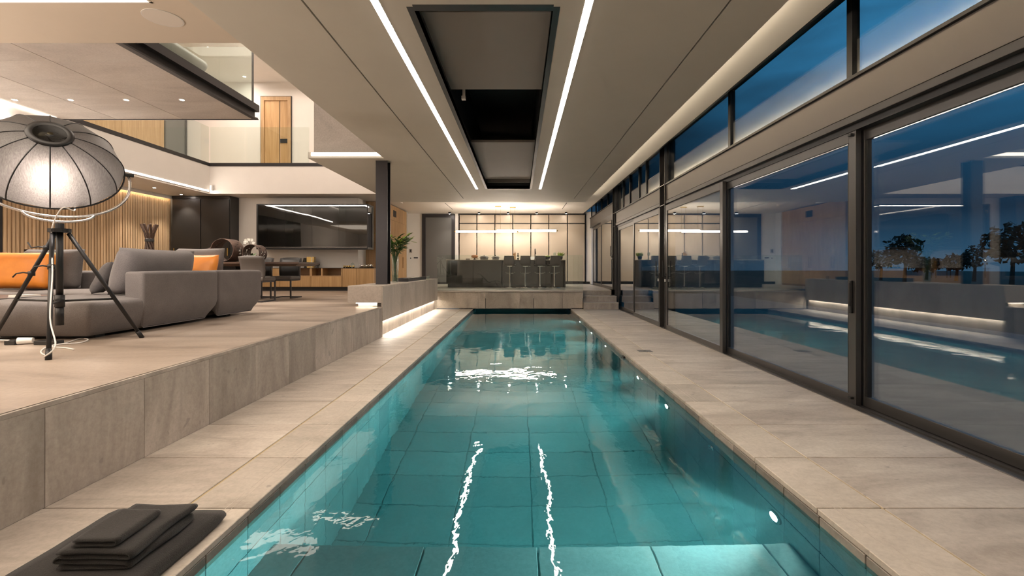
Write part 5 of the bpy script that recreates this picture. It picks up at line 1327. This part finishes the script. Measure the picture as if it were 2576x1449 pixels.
# ------------------------------------------------------------------ towels
def folded(w_, l_, n_l, th, M_, seed, drop=0):
    """cloth folded back and forth n_l times across x, extruded along y"""
    path = []; r = th * .62; step = th * 1.22
    for k in range(n_l):
        z = th * .5 + k * step; xa, xb = (0, w_) if k % 2 == 0 else (w_, 0)
        x_off = (seed * .37 + k * .013) % .02
        for i in range(13): path.append((xa + (xb - xa) * i / 12 * 1.0, z))
        if k < n_l - 1:
            cx_ = xb; sgn = 1 if xb > 0 else -1
            for i in range(1, 6):
                a = -PI / 2 + PI * i / 6; path.append((cx_ + sgn * step * .55 * math.cos(a), z + step * .5 + step * .5 * math.sin(a)))
    bm = B(); ny = 22; V = []
    for j in range(ny + 1):
        y = l_ * j / ny; row = []
        for i, (x, z) in enumerate(path):
            a = path[max(i - 1, 0)]; b = path[min(i + 1, len(path) - 1)]
            t_ = Vector((b[0] - a[0], b[1] - a[1])); t_.normalize(); nn = Vector((-t_.y, t_.x))
            n1 = noise.noise(Vector((x * 6 + seed, y * 6, z * 20))) * .006; n2 = noise.noise(Vector((seed * 3.1, y * 5 + z * 30, 4))) * .012
            hl = th * .48
            rr = 1 if 0 < j < ny else .45
            wav = abs(n1) * (.4 + z / (n_l * step))
            e_ = .012 * noise.noise(Vector((x * 5, seed + z * 40, j > ny / 2))) * (1 if j in (0, 1, ny - 1, ny) else 0)
            for s in (1, -1):
                row.append(bm.verts.new(M_ @ Vector((x + n2 + nn.x * hl * s * rr, y + e_, z + wav + nn.y * hl * s * rr))))
        V.append(row)
    P_ = len(path)
    for j in range(ny):
        for i in range(P_ - 1):
            for s in (0, 1):
                a, b = 2 * i + s, 2 * i + 2 + s; bm.faces.new((V[j][a], V[j][b], V[j + 1][b], V[j + 1][a]))
        for i in (0, P_ - 1): bm.faces.new((V[j][2 * i], V[j][2 * i + 1], V[j + 1][2 * i + 1], V[j + 1][2 * i]))
    for j in (0, ny):
        for i in range(P_ - 1): bm.faces.new((V[j][2 * i], V[j][2 * i + 2], V[j][2 * i + 3], V[j][2 * i + 1]))
    return bm
T0 = Matrix.Translation
o = obj('bath_towel', folded(.485, 1.15, 2, .024, T0((-1.862, 1.06, .001)), 1), 'towel', None, True); tag(o, 'large dark folded bath towel lying on the deck at the bottom', 'towel', 'folded towels')
o = obj('hand_towel', folded(.255, .36, 4, .015, T0((-1.695, 1.745, .06)), 2), 'towel', None, True); tag(o, 'folded dark hand towel in the middle of the towel stack', 'towel', 'folded towels')
o = obj('face_cloth', folded(.15, .235, 2, .013, T0((-1.655, 1.76, .135)), 3), 'towel', None, True); tag(o, 'small dark folded face cloth on top of the towel stack', 'towel', 'folded towels')

# ------------------------------------------------------------------ pool fittings
plabs = ['nearest underwater pool lamp on the right pool wall', 'second underwater pool lamp from the camera', 'third underwater pool lamp from the camera', 'fourth underwater pool lamp from the camera', 'fifth underwater pool lamp from the camera', 'farthest underwater pool lamp near the kitchen platform']
plabs.append('unseen pool lamp added just below the frame to brighten the shallow ledge')
for i, Y in enumerate((2.69, 4.65, 5.78, 7.95, 9.47, 11.3, 1.1)):  # the last one is an added, unseen lamp for a brighter ledge
    z = -.455 if i < 6 else -.22; t = thing('pool_lamp', plabs[i], 'lamp', (PR, Y, z), group='underwater pool lamps')
    obj('lens', cyl(B(), (PR - .012, Y, z), (PR - .008, Y, z), .042, seg=20), 'pool_l', t)
    lamp('pool_beam', 'SPOT', (PR - .03, Y, z), 52 if i < 6 else 120, (.66, .99, .93), rot=(0, PI / 2 - (.05 if i < 6 else .4), 0), spot_size=2.0 if i < 6 else 2.9, spot_blend=1.0, shadow_soft_size=.04)
    lamp('pool_core_beam', 'SPOT', (PR - .03, Y, z), 26, (.8, 1, .95), rot=(0, PI / 2 - .02, 0), spot_size=.55, spot_blend=1.0, shadow_soft_size=.03)
    obj('bezel', lathe(B(), [(.043, 0), (.062, 0), (.062, .012), (.043, .014)], (PR, Y, z), 24, Euler((0, -PI / 2, 0)).to_matrix()), 'satin', t)
for Y, lab in ((3.59, 'round water inlet nozzle on the right pool wall'),):
    t = thing('inlet_nozzle', lab, 'nozzle', (PR, Y, -.40))
    obj('flange', lathe(B(), [(.012, .02), (.03, .018), (.045, .006), (.045, 0), (.012, 0)], (PR, Y, -.40), 20, Euler((0, -PI / 2, 0)).to_matrix()), 'satin', t, True)
    obj('eyeball', lathe(B(), [(0, .026), (.012, .02), (.014, .01)], (PR, Y, -.40), 12, Euler((0, -PI / 2, 0)).to_matrix()), 'whitep', t, True)
Ysk = F * 1.24 / (900 - 673)
t = thing('skimmer_catch', 'small dark fitting at the waterline of the right pool edge', 'fitting', (PR, Ysk, -.06))
obj('body', bx(PR - .03, PR - .001, Ysk - .05, Ysk + .05, -.075, -.045, bev=.005), 'steel_b', t); obj('tongue', bx(PR - .05, PR - .03, Ysk - .02, Ysk + .02, -.07, -.06), 'satin', t)
# lounge chair on the deck behind the viewpoint, seen mirrored in the balustrade
t = thing('lounge_chair', 'grey mesh lounge chair on the deck, mirrored in the balustrade glass', 'chair', (-1.75, -1.4, 0))
prof = [(-.75, .80), (-.62, .78), (-.18, .33), (-.05, .28), (.25, .38), (.45, .37), (.72, .24)]
bm = B()
for s in (-1, 1): pass
pp = [(-1.75 + a, b) for a, b in prof]
outl = pp + [(a, b - .02) for a, b in pp[::-1]]
obj('sling', prism(B(), outl, -1.68, -1.12, 'y'), 'fab_l', t)
for y in (-1.69, -1.11):
    obj('side_rail', tube(B(), [(a, y, b) for a, b in pp], .012, 7), 'satin', t, True)
    obj('leg', tube(B(), [(-1.75 - .45, y, .6), (-1.75 - .65, y, 0)], .012, 7), 'satin', t); obj('leg', tube(B(), [(-1.75 + .25, y, .37), (-1.75 + .50, y, 0)], .012, 7), 'satin', t)
